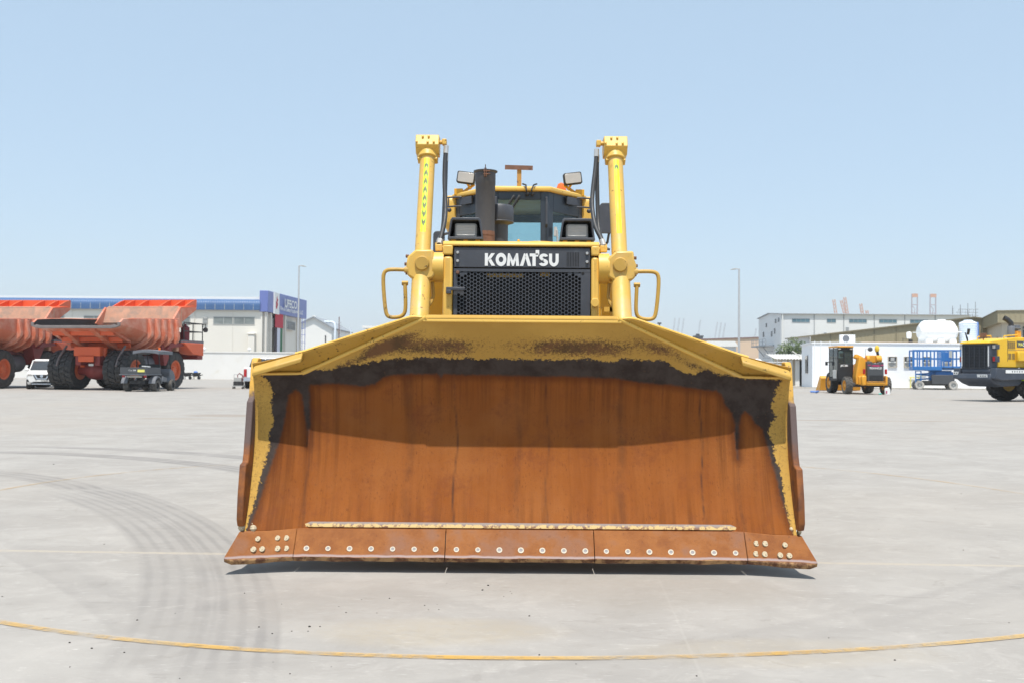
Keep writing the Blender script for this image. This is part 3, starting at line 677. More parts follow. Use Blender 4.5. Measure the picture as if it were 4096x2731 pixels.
# ---- hood, lamps on the hood, stack, pre-cleaner -------------------
m = MB(); m.prism(rrect(-.56, .56, 1.1, 2.40, .06, 4), 'y', 8.74, 10.7); D(m, 'hood', M['yellow'])
m = MB(); m.lathe([(.15, 2.46), (.15, 2.492), (.001, 2.492)], (.16, 8.60, 0), 'z', 20).box(-.02, .10, 8.56, 8.60, 2.46, 2.482).box(.28, .45, 8.56, 8.60, 2.46, 2.486).cyl((-.02, 8.58, 2.46), (-.02, 8.58, 2.52), .012, n=8); D(m, 'filler_cover', M['yellow2'], bevel=.006)
for s, px in ((-1, -.465), (1, .468)):
    m = MB()
    o_ = [(-.150, 0), (.150, 0), (.128, .165), (.112, .185), (-.112, .185), (-.128, .165)]; i_ = [(-.133, .022), (.133, .022), (.113, .152), (.104, .162), (-.104, .162), (-.113, .152)]
    n = 6
    vs = [(px+a, 8.28, 2.478+b) for a, b in o_]+[(px+a, 8.28, 2.478+b) for a, b in i_]+[(px+a*.95, 8.56, 2.478+b*.9) for a, b in o_]+[(px+a*.95, 8.50, 2.478+b*.9) for a, b in i_]
    fs = []
    for k in range(n):
        j = (k+1) % n; fs += [(k, j, n+j, n+k), (k, 2*n+k, 2*n+j, j), (n+k, n+j, 3*n+j, 3*n+k)]
    fs += [tuple(range(3*n, 4*n)), tuple(range(2*n, 3*n))[::-1]]
    m.add(vs, fs)
    h = D(m, 'headlight', M['navy'], bevel=.004)
    m = MB(); m.prism(rrect(px-.094, px+.094, 2.496, 2.622, .022, 4), 'y', 8.33, 8.45); D(m, 'lamp_rim', M['lensrim'], h, bevel=.006)
    m = MB(); m.prism(rrect(px-.080, px+.080, 2.511, 2.608, .016, 4), 'y', 8.322, 8.332)
    for k in range(7): m.box(px-.074, px+.074, 8.3195, 8.3235, 2.518+k*.0125, 2.522+k*.0125)
    D(m, 'lens', M['lens'], h, bevel=.003)
    for q in (-.1, .0, .1): D(MB().box(px+q-.018, px+q+.018, 8.31, 8.36, 2.458, 2.482), 'mounting_tab', M['yellow2'], h)
m = MB().lathe([(.0955, 2.30), (.0955, 2.741)], (-.342, 9.7, 0), 'z', 28).lathe([(.099, 2.70), (.099, 2.708)], (-.342, 9.7, 0), 'z', 28); D(m, 'stack_base', M['rustpaint'])
m = MB().lathe([(.094, 2.735), (.096, 3.20), (.099, 3.205), (.099, 3.315), (.117, 3.325), (.118, 3.334), (.088, 3.33), (.085, 2.9)], (-.342, 9.7, 0), 'z', 28, cap=False)
st = D(m, 'exhaust_stack', M['stack'])
m = MB().box(-.352, -.346, 9.56, 9.61, 3.26, 3.34).box(-.336, -.330, 9.56, 9.61, 3.26, 3.34).box(-.345, -.337, 9.60, 9.62, 3.30, 3.38)
for z in (3.285, 3.315): m.cyl((-.36, 9.585, z), (-.295, 9.585, z), .006, n=6)
D(m, 'stack_clamp', M['rustpaint'], st)
m = MB().lathe([(.086, 2.3), (.086, 2.84), (.10, 2.85), (.142, 2.862), (.147, 2.872), (.138, 2.88), (.142, 2.90), (.142, 3.01), (.128, 3.035), (.08, 3.045), (.001, 3.047)], (-.205, 9.95, 0), 'z', 28); D(m, 'air_precleaner', M['navy'])
# ---- lift cylinders -------------------------------------------------
AY = lambda z: 8.08+(z-1.83)*.446
ax_ = Vector((0, .4073, .9133)); fw = Vector((0, -.9133, .4073))
for s in (-1, 1):
    X0 = s*.825
    pa = lambda z: Vector((X0, AY(z), z))
    m = MB(); m.tube([pa(2.36), pa(3.19), pa(3.24), pa(3.27)], [.066, .066, .072, .076], 28)
    m.tube([pa(2.20), pa(1.83), pa(1.825), pa(1.45)], [.078, .078, .080, .080], 28)
    m.tube([pa(1.47), pa(.75)], .05, 20)
    lc = D(m, 'lift_cylinder', M['yellow_chip'], smooth=40)
    m = MB(); b = pa(3.36)
    w_ = .102
    m.prism([(8.632, 3.352), (8.672, 3.447), (8.83, 3.45), (8.86, 3.34), (8.80, 3.27), (8.685, 3.283)], 'x', X0-w_, X0+w_)
    m.prism([(8.70, 3.29), (8.80, 3.29), (8.78, 3.215), (8.72, 3.20), (8.66, 3.235)], 'x', X0-.085*1, X0+.088)
    m.cyl(pa(3.235), pa(3.31), .092, n=24)
    m.cyl((X0-s*.095, 8.74, 3.395), (X0-s*.15, 8.74, 3.395), .02, n=8).box(min(X0-s*.125, X0-s*.165), max(X0-s*.125, X0-s*.165), 8.70, 8.78, 3.37, 3.42)
    D(m, 'cylinder_head', M['yellow'], lc, bevel=.006)
    nrm = Vector((0, -.922, .388))
    hb = MB().lathe([(.010, -.002), (.010, .014), (.006, .016), (.0005, .016)], n=8, cap=False).mesh('head_bolt'); hb.materials.append(M['yellow'])
    for dx, f in ((-.04, .78), (.012, .80), (-.092*s if s > 0 else -.092, .25), (.005, .22), (.058, .24)):
        put(hb, 'head_bolt', lc, (X0+dx, 8.632+.04*f-DO[1]-.001, 3.352+.095*f), (R(67), 0, 0))
    # reflective tape
    def cp(z, th, r): return pa(z)+fw*(r*math.cos(th))+Vector((1, 0, 0))*(r*math.sin(th))
    m = MB(); n = 10; vs = []; fs = []
    for i in range(n+1):
        z = 2.52+(3.205-2.52)*i/n
        for j in range(6): vs.append(cp(z, R(-18+36*j/5), .0668 if z < 3.19 else .069))
    fs = [(i*6+j, i*6+j+1, i*6+j+7, i*6+j+6) for i in range(n) for j in range(5)]
    m.add(vs, fs); tp = D(m, 'reflective_tape', M['fluor'], lc, recalc=False)
    for k in range(8):
        zc = 2.60+k*.078; up = 1 if k >= 3 else -1; m = MB()
        for sd in (-1, 1):
            m.add([cp(zc+up*.03, 0, .0676), cp(zc-up*.005, sd*R(13), .0676), cp(zc-up*.042, sd*R(13), .0676), cp(zc-up*.012, 0, .0676)], [(0, 1, 2, 3)])
        if s < 0 or k in (7,): D(m, 'tape_arrow', M['fluordark'], lc, recalc=False, smooth=0)
    # trunnion yoke
    m = MB(); zc = 2.262; yc = AY(zc)
    poly = [(-.115, -.095), (-.10, -.12), (.02, -.155), (.11, -.10), (.12, -.02), (.11, .055), (.045, .115), (-.10, .115), (-.105, .05), (-.125, .0)]
    m.prism([(X0-s*(-a), zc+b) if s < 0 else (X0-a, zc+b) for a, b in poly], 'y', yc-.115, yc+.10)
    yk = D(m, 'trunnion_yoke', M['yellow_chip'], bevel=.016)
    m = MB().lathe([(.060, 0), (.060, -.018), (.052, -.026), (.001, -.026)], (X0-.012*s, yc-.114, zc+.0), 'y', 24, cap=False); D(m, 'yoke_cap', M['yellow_worn'], yk)
    m = MB().lathe([(.125, min(s*.64, s*.73)), (.125, max(s*.64, s*.73))], (0, yc, zc-.02), 'x', 28); m.lathe([(.108, min(s*.72, s*.78)), (.108, max(s*.72, s*.78))], (0, yc, zc-.02), 'x', 24); D(m, 'trunnion', M['yellow'], yk)
    for q in ((-.105, .065), (-.105, -.075), (-.115, -.0)): D(MB().cyl((X0+s*(-q[0]), yc-.05, zc+q[1]), (X0+s*(-q[0]+.025), yc-.05, zc+q[1]), .014, n=6), 'yoke_bolt', M['rustpaint'], yk)
    # hose from yoke behind cylinder
    m = MB().tube([(X0-s*.09, yc-.01, 2.12), (X0-s*.10, yc-.02, 2.0), (X0-s*.085, yc-.05, 1.95), (X0-s*.05, yc-.06, 1.90)], .014, 8); D(m, 'grease_pipe', M['yellow_worn'])
    # guard rail loop
    hx = [(.955, 2.21), (1.09, 2.215), (1.125, 2.195), (1.14, 2.15), (1.115, 1.86), (1.095, 1.825), (1.06, 1.815), (.99, 1.82), (.955, 1.845), (.945, 1.90), (.955, 2.10)]
    pts = []
    for i, p in enumerate(hx): pts.append((s*p[0], 8.18, p[1]))
    cu = []
    for i in range(len(pts)-1):
        for k in range(3):
            a, b_ = Vector(pts[i]), Vector(pts[i+1]); cu.append(a+(b_-a)*k/3)
    cu.append(Vector(pts[-1]))
    for _ in range(3): cu = [cu[0]]+[(cu[i-1]+cu[i]*2+cu[i+1])/4 for i in range(1, len(cu)-1)]+[cu[-1]]
    m = MB().tube(cu, .0165, 10).cyl((s*.925, 8.18, 2.21), (s*.96, 8.18, 2.21), .026, n=6).cyl((s*.93, 8.18, 2.10), (s*.98, 8.18, 2.10), .02, n=6); D(m, 'guard_rail', M['yellow_worn'], smooth=60)
    # hoses
    hp = [[(.662, 8.72, 3.36), (.672, 8.70, 3.22), (.672, 8.66, 3.02), (.655, 8.60, 2.83), (.652, 8.52, 2.68), (.672, 8.40, 2.53), (.687, 8.32, 2.44)]] if s < 0 else \
         [[(.662, 8.72, 3.34), (.655, 8.70, 3.2), (.618, 8.62, 2.93), (.612, 8.56, 2.80), (.628, 8.46, 2.62), (.675, 8.34, 2.50), (.69, 8.32, 2.44)]]
    hp.append([(.668, 8.76, 3.30), (.668, 8.74, 3.1), (.672, 8.70, 2.8), (.676, 8.62, 2.6), (.70, 8.45, 2.47)])
    for q in hp:
        c2 = [Vector((s*a, b, c)) for a, b, c in q]
        for _ in range(2):
            n2 = [c2[0]]
            for i in range(len(c2)-1): n2 += [c2[i]*.75+c2[i+1]*.25, c2[i]*.25+c2[i+1]*.75]
            c2 = n2+[c2[-1]]
        hz = D(MB().tube(c2, .0195, 10), 'hydraulic_hose', M['hose'], smooth=60)
        D(MB().tube([c2[0], c2[0]+(c2[2]-c2[0]).normalized()*.07], .0225, 10), 'ferrule', M['metal'], hz)
        D(MB().tube([c2[-1], c2[-1]+(c2[-3]-c2[-1]).normalized()*.055], .0235, 10), 'ferrule', M['metal'], hz)
        m = MB(); e = c2[-1]; m.obox((e.x, e.y, e.z-.03), (.06, .06, .055)); m.cyl((e.x, e.y, e.z-.03), (e.x-s*.06, e.y, e.z-.03), .018, n=6); D(m, 'elbow_fitting', M['yellow'], hz, bevel=.006)
    # side tank / step behind the guard
    m = MB(); m.prism(rrect(min(s*.60, s*.92), max(s*.60, s*.92), 1.2, 2.215, .04, 3), 'y', 9.15, 10.6); D(m, 'side_tank', M['yellow2'])
m = MB().box(.72, .80, 8.55, 8.60, 1.90, 1.94).box(.77, .81, 8.55, 8.60, 1.78, 1.94).tube([(.62, 8.6, 1.93), (.70, 8.6, 1.94), (.69, 8.6, 1.78)], .006, 6); D(m, 'hose_bracket', M['yellow'])
# ---- cab -------------------------------------------------------------
def pb(m, p0, p1, u0, u1, z0, z1, th=.05):
    a = Vector((*p0, 0)); e = Vector((*p1, 0))-a; L_ = e.length; e.normalize(); n_ = Vector((-e.y, e.x, 0))
    q = [a+e*(u0*L_), a+e*(u1*L_)]
    m.sheet([(q[0].x, q[0].y, z0), (q[1].x, q[1].y, z0), (q[1].x, q[1].y, z1), (q[0].x, q[0].y, z1)], n_, th)
CP = [(-.32, 11.0), (.32, 11.0), (.74, 11.52), (.74, 12.75), (-.74, 12.75), (-.74, 11.52)]
zb, zt = 2.25, 3.372
m = MB(); gl = MB()
def win(p0, p1, u0, u1, w0, w1):
    pb(m, p0, p1, 0, u0, zb, zt); pb(m, p0, p1, u1, 1, zb, zt); pb(m, p0, p1, u0, u1, zb, w0); pb(m, p0, p1, u0, u1, w1, zt)
    a = Vector((*p0, 0)); b = Vector((*p1, 0)); q0 = a.lerp(b, u0); q1 = a.lerp(b, u1); e = (b-a).normalized(); nn = Vector((-e.y, e.x, 0))*.02
    gl.quad((q0.x+nn.x, q0.y+nn.y, w0), (q1.x+nn.x, q1.y+nn.y, w0), (q1.x+nn.x, q1.y+nn.y, w1), (q0.x+nn.x, q0.y+nn.y, w1))
win(CP[0], CP[1], .13, .87, 2.4, 3.28); win(CP[1], CP[2], .14, .88, 2.5, 3.16); win(CP[5], CP[0], .12, .86, 2.5, 3.16)
win(CP[2], CP[3], .1, .9, 2.5, 3.2); win(CP[3], CP[4], .10, .90, 2.4, 3.28); win(CP[4], CP[5], .1, .9, 2.5, 3.2)
cab = D(m, 'cab', M['cabdark'], bevel=.006)
D(gl, 'cab_window', M['cabglass'], cab, smooth=0, recalc=False)
m = MB()
def rp(off, z): return [(-.34-off*.5, 10.97-off, z), (.34+off*.5, 10.97-off, z), (.765+off, 11.50-off*.4, z), (.765+off, 12.80+off, z), (-.765-off, 12.80+off, z), (-.765-off, 11.50-off*.4, z)]
m.loft([rp(.0, 3.372), rp(.012, 3.378), rp(.012, 3.412), rp(-.01, 3.426), rp(-.25, 3.445)])
roof = D(m, 'cab_roof', M['yellow'], cab, bevel=.008)
for s in (-1, 1):
    m = MB(); m.prism(rrect(11.50, 12.2, 3.02, 3.42, .09, 4), 'x', min(s*.72, s*.86), max(s*.72, s*.86)); D(m, 'rollover_post', M['yellow'], cab, bevel=.03)
    m = MB(); m.box(s*.70-.05, s*.70+.05, 11.42, 11.6, 3.40, 3.475); m.obox((s*.60, 11.47, 3.475), (.20, .03, .03), (0, s*R(35), 0)); m.cyl((s*.56, 11.44, 3.47), (s*.60, 11.42, 3.535), .015, n=8); D(m, 'lamp_bracket', M['yellow2'], cab, bevel=.004)
    m = MB(); m.prism(rrect(-.105, .105, -.068, .068, .02, 4), 'y', 0, .07)
    rl = m.build('roof_lamp', M['black'], cab, bevel=.006); rl.location = [a*K for a in (s*.615, 11.36-DO[1], 3.592)]; rl.rotation_euler = (0, s*R(-8) , s*R(6))
    m = MB(); m.prism(rrect(-.092, .092, -.056, .056, .015, 4), 'y', -.006, .004); m.build('lens', M['lens'], rl, bevel=.003)
    # tube bracket beside the cab front
    m = MB()
    for z in (3.255, 3.36): m.tube([(s*.66, 11.34, z), (s*.75, 11.34, z), (s*.82, 11.38, z)], .010, 6)
    m.cyl((s*.81, 11.375, 3.25), (s*.81, 11.375, 3.365), .008, n=6).sphere((s*.80, 11.36, 3.215), .026, 8, 6).obox((s*.61, 11.30, 3.315), (.21, .02, .085), (0, 0, s*R(45)))
    D(m, 'side_bracket', M['navy'], cab)
m = MB().box(-.028, .022, 11.2, 11.21, 3.46, 3.66); D(m, 'sign_post', M['rustpost'], roof)
m = MB().obox((-.008, 11.19, 3.675), (.315, .01, .05), (0, R(1.2), 0)); D(m, 'sign_bar', M['rustpaint'], roof)
m = MB().lathe([(.062, 3.45), (.062, 3.50), (.058, 3.545), (.04, 3.595), (.01, 3.612), (.001, 3.613)], (.50, 11.75, 0), 'z', 16).lathe([(.066, 3.43), (.066, 3.465)], (.50, 11.75, 0), 'z', 16); D(m, 'beacon', M['orangelamp'], roof)
for x0, x1 in ((-.06, -.19), (.0, -.12)): D(MB().tube([(x0, 10.95, 3.31), (x0-.01, 10.93, 3.29), (x1, 10.94, 3.10), (x1-.03, 10.96, 2.95)], [.016, .016, .009, .006], 8), 'wiper', M['black'], cab)
for x in (-.26, .30): D(MB().tube([(x, 10.98, 3.30), (x, 10.93, 3.29), (x, 10.93, 3.0), (x, 10.98, 2.98)], .013, 8), 'grab_bar', M['navy'], cab)
for k, x in enumerate((.085, .14)):
    m = MB().tube([(x, 10.93, 3.335), (x-.01, 10.90, 3.37), (x+.015*(1 if k else -1), 10.93, 3.43), (x+.05*(1 if k else -1), 11.0, 3.455)], .009, 8).sphere((x, 10.935, 3.33), .024, 8, 6); D(m, 'cable', M['black'], cab)
m = MB().tube([(.40, 11.03, 2.95), (.42, 11.0, 2.94), (.43, 11.0, 2.78), (.41, 11.03, 2.76)], .012, 8).box(.385, .42, 11.0, 11.06, 2.88, 2.98); D(m, 'door_handle', M['metal'], cab)
# seat and controls inside
m = MB().prism(rrect(-.24, .24, 2.30, 2.80, .08, 4), 'y', 12.1, 12.25).prism(rrect(-.13, .13, 2.82, 2.93, .04, 4), 'y', 12.12, 12.22).box(-.25, .25, 11.7, 12.2, 2.25, 2.4); D(m, 'seat', M['black'], cab, bevel=.02)
m = MB().box(-.72, .72, 11.1, 12.7, 2.2, 2.26); D(m, 'floor_plate', M['dark'], cab)
m = MB().obox((.60, 11.62, 3.0), (.10, .004, .09), (0, 0, R(40))); D(m, 'window_sticker', M['blueplastic'], cab)
# mirrors
for s, c_, sz in ((1, (.985, 10.75, 3.045), (.23, .05, .33)), (-1, (-.845, 10.4, 2.66), (.12, .05, .36))):
    m = MB(); m.prism(rrect(c_[0]-sz[0]/2, c_[0]+sz[0]/2, c_[2]-sz[2]/2, c_[2]+sz[2]/2, .04, 4), 'y', c_[1], c_[1]+.05)
    m.tube([(c_[0], c_[1]+.03, c_[2]-.1), (c_[0]-s*.02, c_[1]+.1, c_[2]-.25), (s*.72, c_[1]+.3, 2.45)], .015, 8); D(m, 'mirror', M['navy'], bevel=.01)
m = MB().tube([(-.80, 9.5, 2.40), (-.80, 9.5, 2.62), (-.76, 9.5, 2.68), (-.66, 9.5, 2.70), (-.58, 9.5, 2.69)], .013, 8).tube([(-.78, 9.5, 2.66), (-.62, 9.5, 2.53)], .011, 6).tube([(.72, 9.5, 2.42), (.86, 9.5, 2.43), (.9, 9.5, 2.5)], .013, 8).tube([(.70, 9.5, 2.60), (.86, 9.5, 2.55)], .012, 8); D(m, 'grab_rail', M['navy'])
# ---- undercarriage ----------------------------------------------------
for s in (-1, 1):
    m = MB(); path = []
    y0, y1, r_ = 8.75, 12.0, .47
    for i in range(14): a = PI/2+PI*i/13; path.append((y0+r_*math.cos(a), .02+r_+r_*math.sin(a)))
    for i in range(14): a = -PI/2+PI*i/13; path.append((y1+r_*math.cos(a), .02+r_+r_*math.sin(a)))
    per = []; tot = 0
    P_ = path+[path[0]]
    for i in range(len(P_)-1): tot += math.dist(P_[i], P_[i+1])
    ns = 40; acc = 0; k = 0; i = 0; pos = []
    for k in range(ns):
        tgt = tot*k/ns
        acc = 0
        for i in range(len(P_)-1):
            l_ = math.dist(P_[i], P_[i+1])
            if acc+l_ >= tgt:
                f = (tgt-acc)/l_; pos.append((P_[i][0]+(P_[i+1][0]-P_[i][0])*f, P_[i][1]+(P_[i+1][1]-P_[i][1])*f, math.atan2(P_[i+1][1]-P_[i][1], P_[i+1][0]-P_[i][0]))); break
            acc += l_
    for y, z, a in pos:
        m.obox((s*1.02, y, z), (.56, tot/ns*.94, .03), (a, 0, 0)); m.obox((s*1.02, y+math.sin(a)*.035, z-math.cos(a)*.035), (.56, .02, .06), (a, 0, 0))
    tk = D(m, 'track', M['lip'])
    m = MB().box(s*1.02-.16, s*1.02+.16, 8.9, 11.9, .28, .7); D(m, 'track_frame', M['yellow_worn'], tk, bevel=.03)
    m = MB()
    for y in (8.75, 12.0): m.lathe([(.40, -.1), (.44, -.05), (.44, .05), (.40, .1)], (s*1.02, y, .49), 'x', 24)
    for k in range(6): m.lathe([(.13, -.2), (.15, -.1), (.15, .1), (.13, .2)], (s*1.02, 9.3+k*.44, .20), 'x', 16)
    D(m, 'track_roller', M['lip'], tk)
    m = MB().box(s*1.42-.09, s*1.42+.09, 7.5, 10.6, .48, .74).box(s*1.38-.12, s*1.38+.12, 10.3, 10.7, .35, .85); D(m, 'push_arm', M['yellow_worn'], bevel=.02)
    m = MB().tube([(s*1.38, 7.5, 1.25), (s*1.42, 8.9, .75)], .06, 12); D(m, 'blade_brace', M['yellow'])
m = MB().box(-.72, .72, 9.0, 12.9, .45, 1.4).box(-.9, .9, 11.0, 13.0, 1.3, 2.25); D(m, 'main_frame', M['yellow'], bevel=.04)
m = MB().box(-.8, .8, 13.0, 13.5, 1.2, 2.3); D(m, 'fuel_tank', M['yellow'], bevel=.05)
m = MB().box(-.5, .5, 13.0, 13.9, .55, .95).prism([(13.6, .9), (13.9, .9), (14.0, .3), (13.9, .25), (13.7, .5)], 'x', -.08, .08); D(m, 'ripper', M['yellow_worn'], bevel=.03)
# ================================================================== BUILDINGS, LEFT
def B(m, name, mat, parent, org, **kw): return m.build(name, mat, parent, org=org, **kw)
def window(parent, org, x0, x1, z0, z1, y, mull=0, pane='window', fr='frame', ft=.07, proud=.06):
    """framed window on a wall facing -y at depth y"""
    m = MB(); m.box(x0, x1, y-proud, y-.003, z0, z0+ft).box(x0, x1, y-proud, y-.003, z1-ft, z1).box(x0, x0+ft, y-proud+.002, y-.003, z0+ft, z1-ft).box(x1-ft, x1, y-proud+.002, y-.003, z0+ft, z1-ft)
    for k in range(1, mull+1):
        xm = x0+(x1-x0)*k/(mull+1); m.box(xm-ft/2, xm+ft/2, y-proud+.004, y-.003, z0+ft, z1-ft)
    f = B(m, 'window', M[fr], parent, org, smooth=0)
    B(MB().box(x0+ft*.6, x1-ft*.6, y-.02, y-.005, z0+ft*.6, z1-ft*.6), 'pane', M[pane], f, org, smooth=0)
    return f
O1 = (-50, 130, 0)
wh = thing('warehouse', 'long cream warehouse with blue ribbed curved eave and blue rooftop sign', 'building', O1)
B(MB().prism([(-76, 130), (-32.66, 130), (-31.5, 148), (-76, 148)], 'z', 0, 8.9), 'wall', M['wall'], wh, O1, smooth=0)
m = MB().prism([(-75.9, 9.6), (-32.8, 9.75), (-32.8, 10.62), (-75.9, 10.5)], 'y', 130.6, 147.5); B(m, 'roof', M['roofwhite'], wh, O1, smooth=0)
pr = [(129.62, 8.80), (129.60, 9.35), (129.62, 9.60), (129.72, 9.85), (129.92, 10.05), (130.2, 10.18), (130.65, 10.25)]
m = MB(); n = 0; xs = []
x = -76.
while x < -32.8: xs.append(x); x += .075
rows = []
for i, x in enumerate(xs):
    r_ = .035*abs(math.sin(PI*x/.30)); rows.append([(x, y-r_, z+r_*.5*(z > 9.4)) for y, z in pr])
m.loft(rows, cap=False, closed=False); B(m, 'blue_eave', M['bluefascia'], wh, O1, smooth=60, recalc=False)
seam = MB().box(-.03, .03, -.03, .03, 8.82, 9.6).mesh('eave_seam'); seam.materials.append(M['frame'])
k = 0
x = -75.
while x < -33: put(seam, 'eave_seam', wh, (x-O1[0], 129.60-O1[1], 0)); x += 1.25
for x0, x1 in ((-39.06, -33.64), (-47.48, -42.06), (-56.0, -50.6), (-63.9, -58.5), (-72, -66.6)): window(wh, O1, x0, x1, 6.92, 7.92, 130, 3)
m = MB().box(-40.42, -39.78, 129.9, 129.99, 6.9, 7.9)
for k in range(5): m.obox((-40.1, 129.87, 7.05+k*.19), (.62, .1, .05), (R(35), 0, 0))
B(m, 'vent', M['frame'], wh, O1, smooth=0)
B(MB().box(-34.3, -33.5, 129.2, 129.98, 0, 5.6).box(-34.4, -33.4, 129.1, 129.97, 5.6, 5.85), 'pilaster', M['wall'], wh, O1, bevel=.1)
for x in (-36.5, -45, -49, -57.5, -66): B(MB().box(x-.03, x+.03, 129.965, 129.998, 0, 8.7), 'wall_joint', M['wallshade'], wh, O1, smooth=0)
for x in (-41.5, -52, -62): B(MB().cyl((x, 129.93, 0), (x, 129.93, 8.7), .05, n=8), 'downpipe', M['wallshade'], wh, O1)
SP = lambda s, z, o=0: (-32.3+1.14*s+o, 130+18*s, z)
SR = (PI/2, 0, PI/2-math.atan2(1.14, 18))
def side(m, s0, s1, z0, z1, o0, o1):
    a, b, c, d_ = SP(s0, z0, o0), SP(s1, z0, o0), SP(s1, z0, o1), SP(s0, z0, o1)
    return m.prism([p[:2] for p in (a, b, c, d_)], 'z', z0, z1)
m = MB().prism([(-33.0, 129.75), (-31.9, 129.75), (-30.7, 148.5), (-31.3, 148.5)], 'z', 8.62, 11.4)
sg = B(m, 'sign_board', M['signblue'], wh, O1, bevel=.05)
B(side(MB(), .119, .243, 8.5, 11.35, .42, .56), 'logo_panel', M['white'], sg, O1, smooth=0)
m = MB()
fl = [(.35, 0), (.55, .12), (.75, .35), (.62, .55), (.80, .72), (.55, .78), (.62, 1.0), (.36, .82), (.40, .62), (.18, .5), (.30, .3), (.15, .2)]
m.add([SP(.135+.09*a, 9.1+1.9*b, .575) for a, b in fl], [tuple(range(len(fl)))]); B(m, 'logo', M['flagred'], sg, O1, smooth=0)
text('LIFECO', M['white'], sg, SP(.54, 10.25, .60), 6.0, 1.15, SR, .03, 0, org=O1)
text('Fire & Safety Equipment LLC', M['white'], sg, SP(.57, 9.3, .62), 11.2, .75, SR, .02, 0, org=O1)
for s0, s1 in ((.17, .44), (.53, .77)):
    f = B(side(MB(), s0, s1, 6.7, 7.95, -.02, .10), 'side_window', M['frame'], wh, O1, smooth=0); B(side(MB(), s0+.012, s1-.012, 6.78, 7.87, .05, .115), 'pane', M['windowdark'], f, O1, smooth=0)
for s0 in (.0, .10, .46, .88): B(side(MB(), s0, s0+.03, 0, 8.6, -.02, .22), 'pilaster', M['wallshade'], wh, O1, smooth=0)
fg = thing('flag_banner', 'tall hanging banner, red on top of black, white and green stripes', 'flag', SP(.285, 2.4, .4))
FO = SP(.285, 2.4, .4)
B(side(MB(), .184, .386, 6.75, 8.75, .30, .34), 'red_panel', M['flagred'], fg, FO, smooth=0)
for nme, s0, s1, mt in (('black_stripe', .187, .245, 'flagblack'), ('white_stripe', .247, .322, 'flagwhite'), ('green_stripe', .324, .383, 'flaggreen')):
    B(side(MB(), s0, s1, 2.4, 6.74, .25, .28), nme, M[mt], fg, FO, smooth=0)
# perimeter wall
O2 = (-40, 117, 0)
pw = thing('perimeter_wall', 'plain whitewashed boundary wall in front of the cream warehouse', 'wall', O2)
B(MB().box(-140, 22, 117, 117.3, 0, 3.12), 'wall_panel', M['pwall'], pw, O2, smooth=0)
B(MB().box(-140, 22, 116.93, 117.37, 3.12, 3.24), 'coping', M['pwall'], pw, O2, smooth=0)
for x in (-36.2, -30.9): B(MB().sphere((x, 117.1, 3.5), .22, 10, 6).cyl((x, 117.1, 3.2), (x, 117.1, 3.5), .06), 'wall_lamp', M['white'], pw, O2)
# white gabled shed with caged ladder, poles
O3 = (-34, 170, 0)
gs = thing('gabled_shed', 'white shed with grey-edged gable beyond the warehouse sign', 'building', O3)
B(MB().prism([(-37.4, 0), (-30.8, 0), (-30.8, 8.25), (-33.9, 10.0), (-37.4, 8.3)], 'y', 170, 190), 'wall', M['roofwhite'], gs, O3, smooth=0)
m = MB().prism([(-30.4, 8.15), (-33.9, 10.15), (-37.8, 8.3), (-37.8, 8.12), (-33.9, 9.92), (-30.5, 7.95)], 'y', 169.6, 190.2); B(m, 'roof', M['trim'], gs, O3, smooth=0)
m = MB()
for k in range(14): m.box(-37.7+.27*k, -37.55+.27*k, 169.9, 190, 8.38+.13*k, 8.44+.13*k)
B(m, 'roof_rib', M['roofwhite'], gs, O3, smooth=0)['kind'] = 'stuff'
B(MB().tube([(-32.2, 171, 9.25), (-30.9, 170.4, 9.2), (-30.4, 170.2, 9.0), (-30.25, 170, 8.5), (-30.25, 170, 4)], .22, 10), 'duct', M['tankblue'], gs, O3)
B(MB().box(-31.95, -31.75, 169.95, 169.98, 5.7, 6.9), 'slot_window', M['windowdark'], gs, O3, smooth=0)
B(MB().box(-34.6, -34.0, 172, 172.6, 10.1, 10.35), 'roof_vent', M['roofwhite'], gs, O3, smooth=0)
O4 = (-35.3, 160, 0)
ld = thing('caged_ladder', 'blue steel caged ladder standing beside the white gabled shed', 'ladder', O4)
for x in (-34.2, -33.75, -33.3): B(MB().cyl((x, 160, 0), (x, 160, 9.6), .045, n=6), 'upright', M['signblue'], ld, O4)
for x in (-34.1, -33.5): B(MB().cyl((x, 160.8, 0), (x, 160.8, 9.6), .03, n=6), 'upright', M['signblue'], ld, O4)
for z in (3, 4.2, 5.4, 6.6, 7.6, 8.6, 9.5): B(MB().box(-34.25, -33.2, 159.95, 160.05, z, z+.07), 'hoop', M['signblue'], ld, O4)
for i, (x, Y, z, r_, mt, lb) in enumerate(((-27.83, 160, 9.58, .11, 'polebrown', 'tall brown pole beyond the boundary wall'), (-28.06, 163, 8.95, .05, 'pole', 'thin grey mast just left of the brown pole'), (-25.92, 160, 7.95, .16, 'tankblue', 'short pale pipe stub beyond the boundary wall'))):
    m = MB().cyl((0, 0, 0), (0, 0, z), r_, r_*.7, 8).cyl((0, 0, z*.72), (0, 0, z*.73), r_*1.4, n=8); tag(m.build('pole', M[mt]), lb, 'pole', loc=(x, Y, 0))
O5 = (-22, 165, 0)
fs_ = thing('far_shed', 'low pale shed roof peeping over the left blade shoulder', 'building', O5)
B(MB().box(-24.2, -19, 165, 175, 0, 8.0), 'wall', M['cladding'], fs_, O5, smooth=0); B(MB().box(-24.8, -18.6, 164.6, 175.4, 8.0, 8.4), 'roof', M['roofwhite'], fs_, O5, smooth=0)
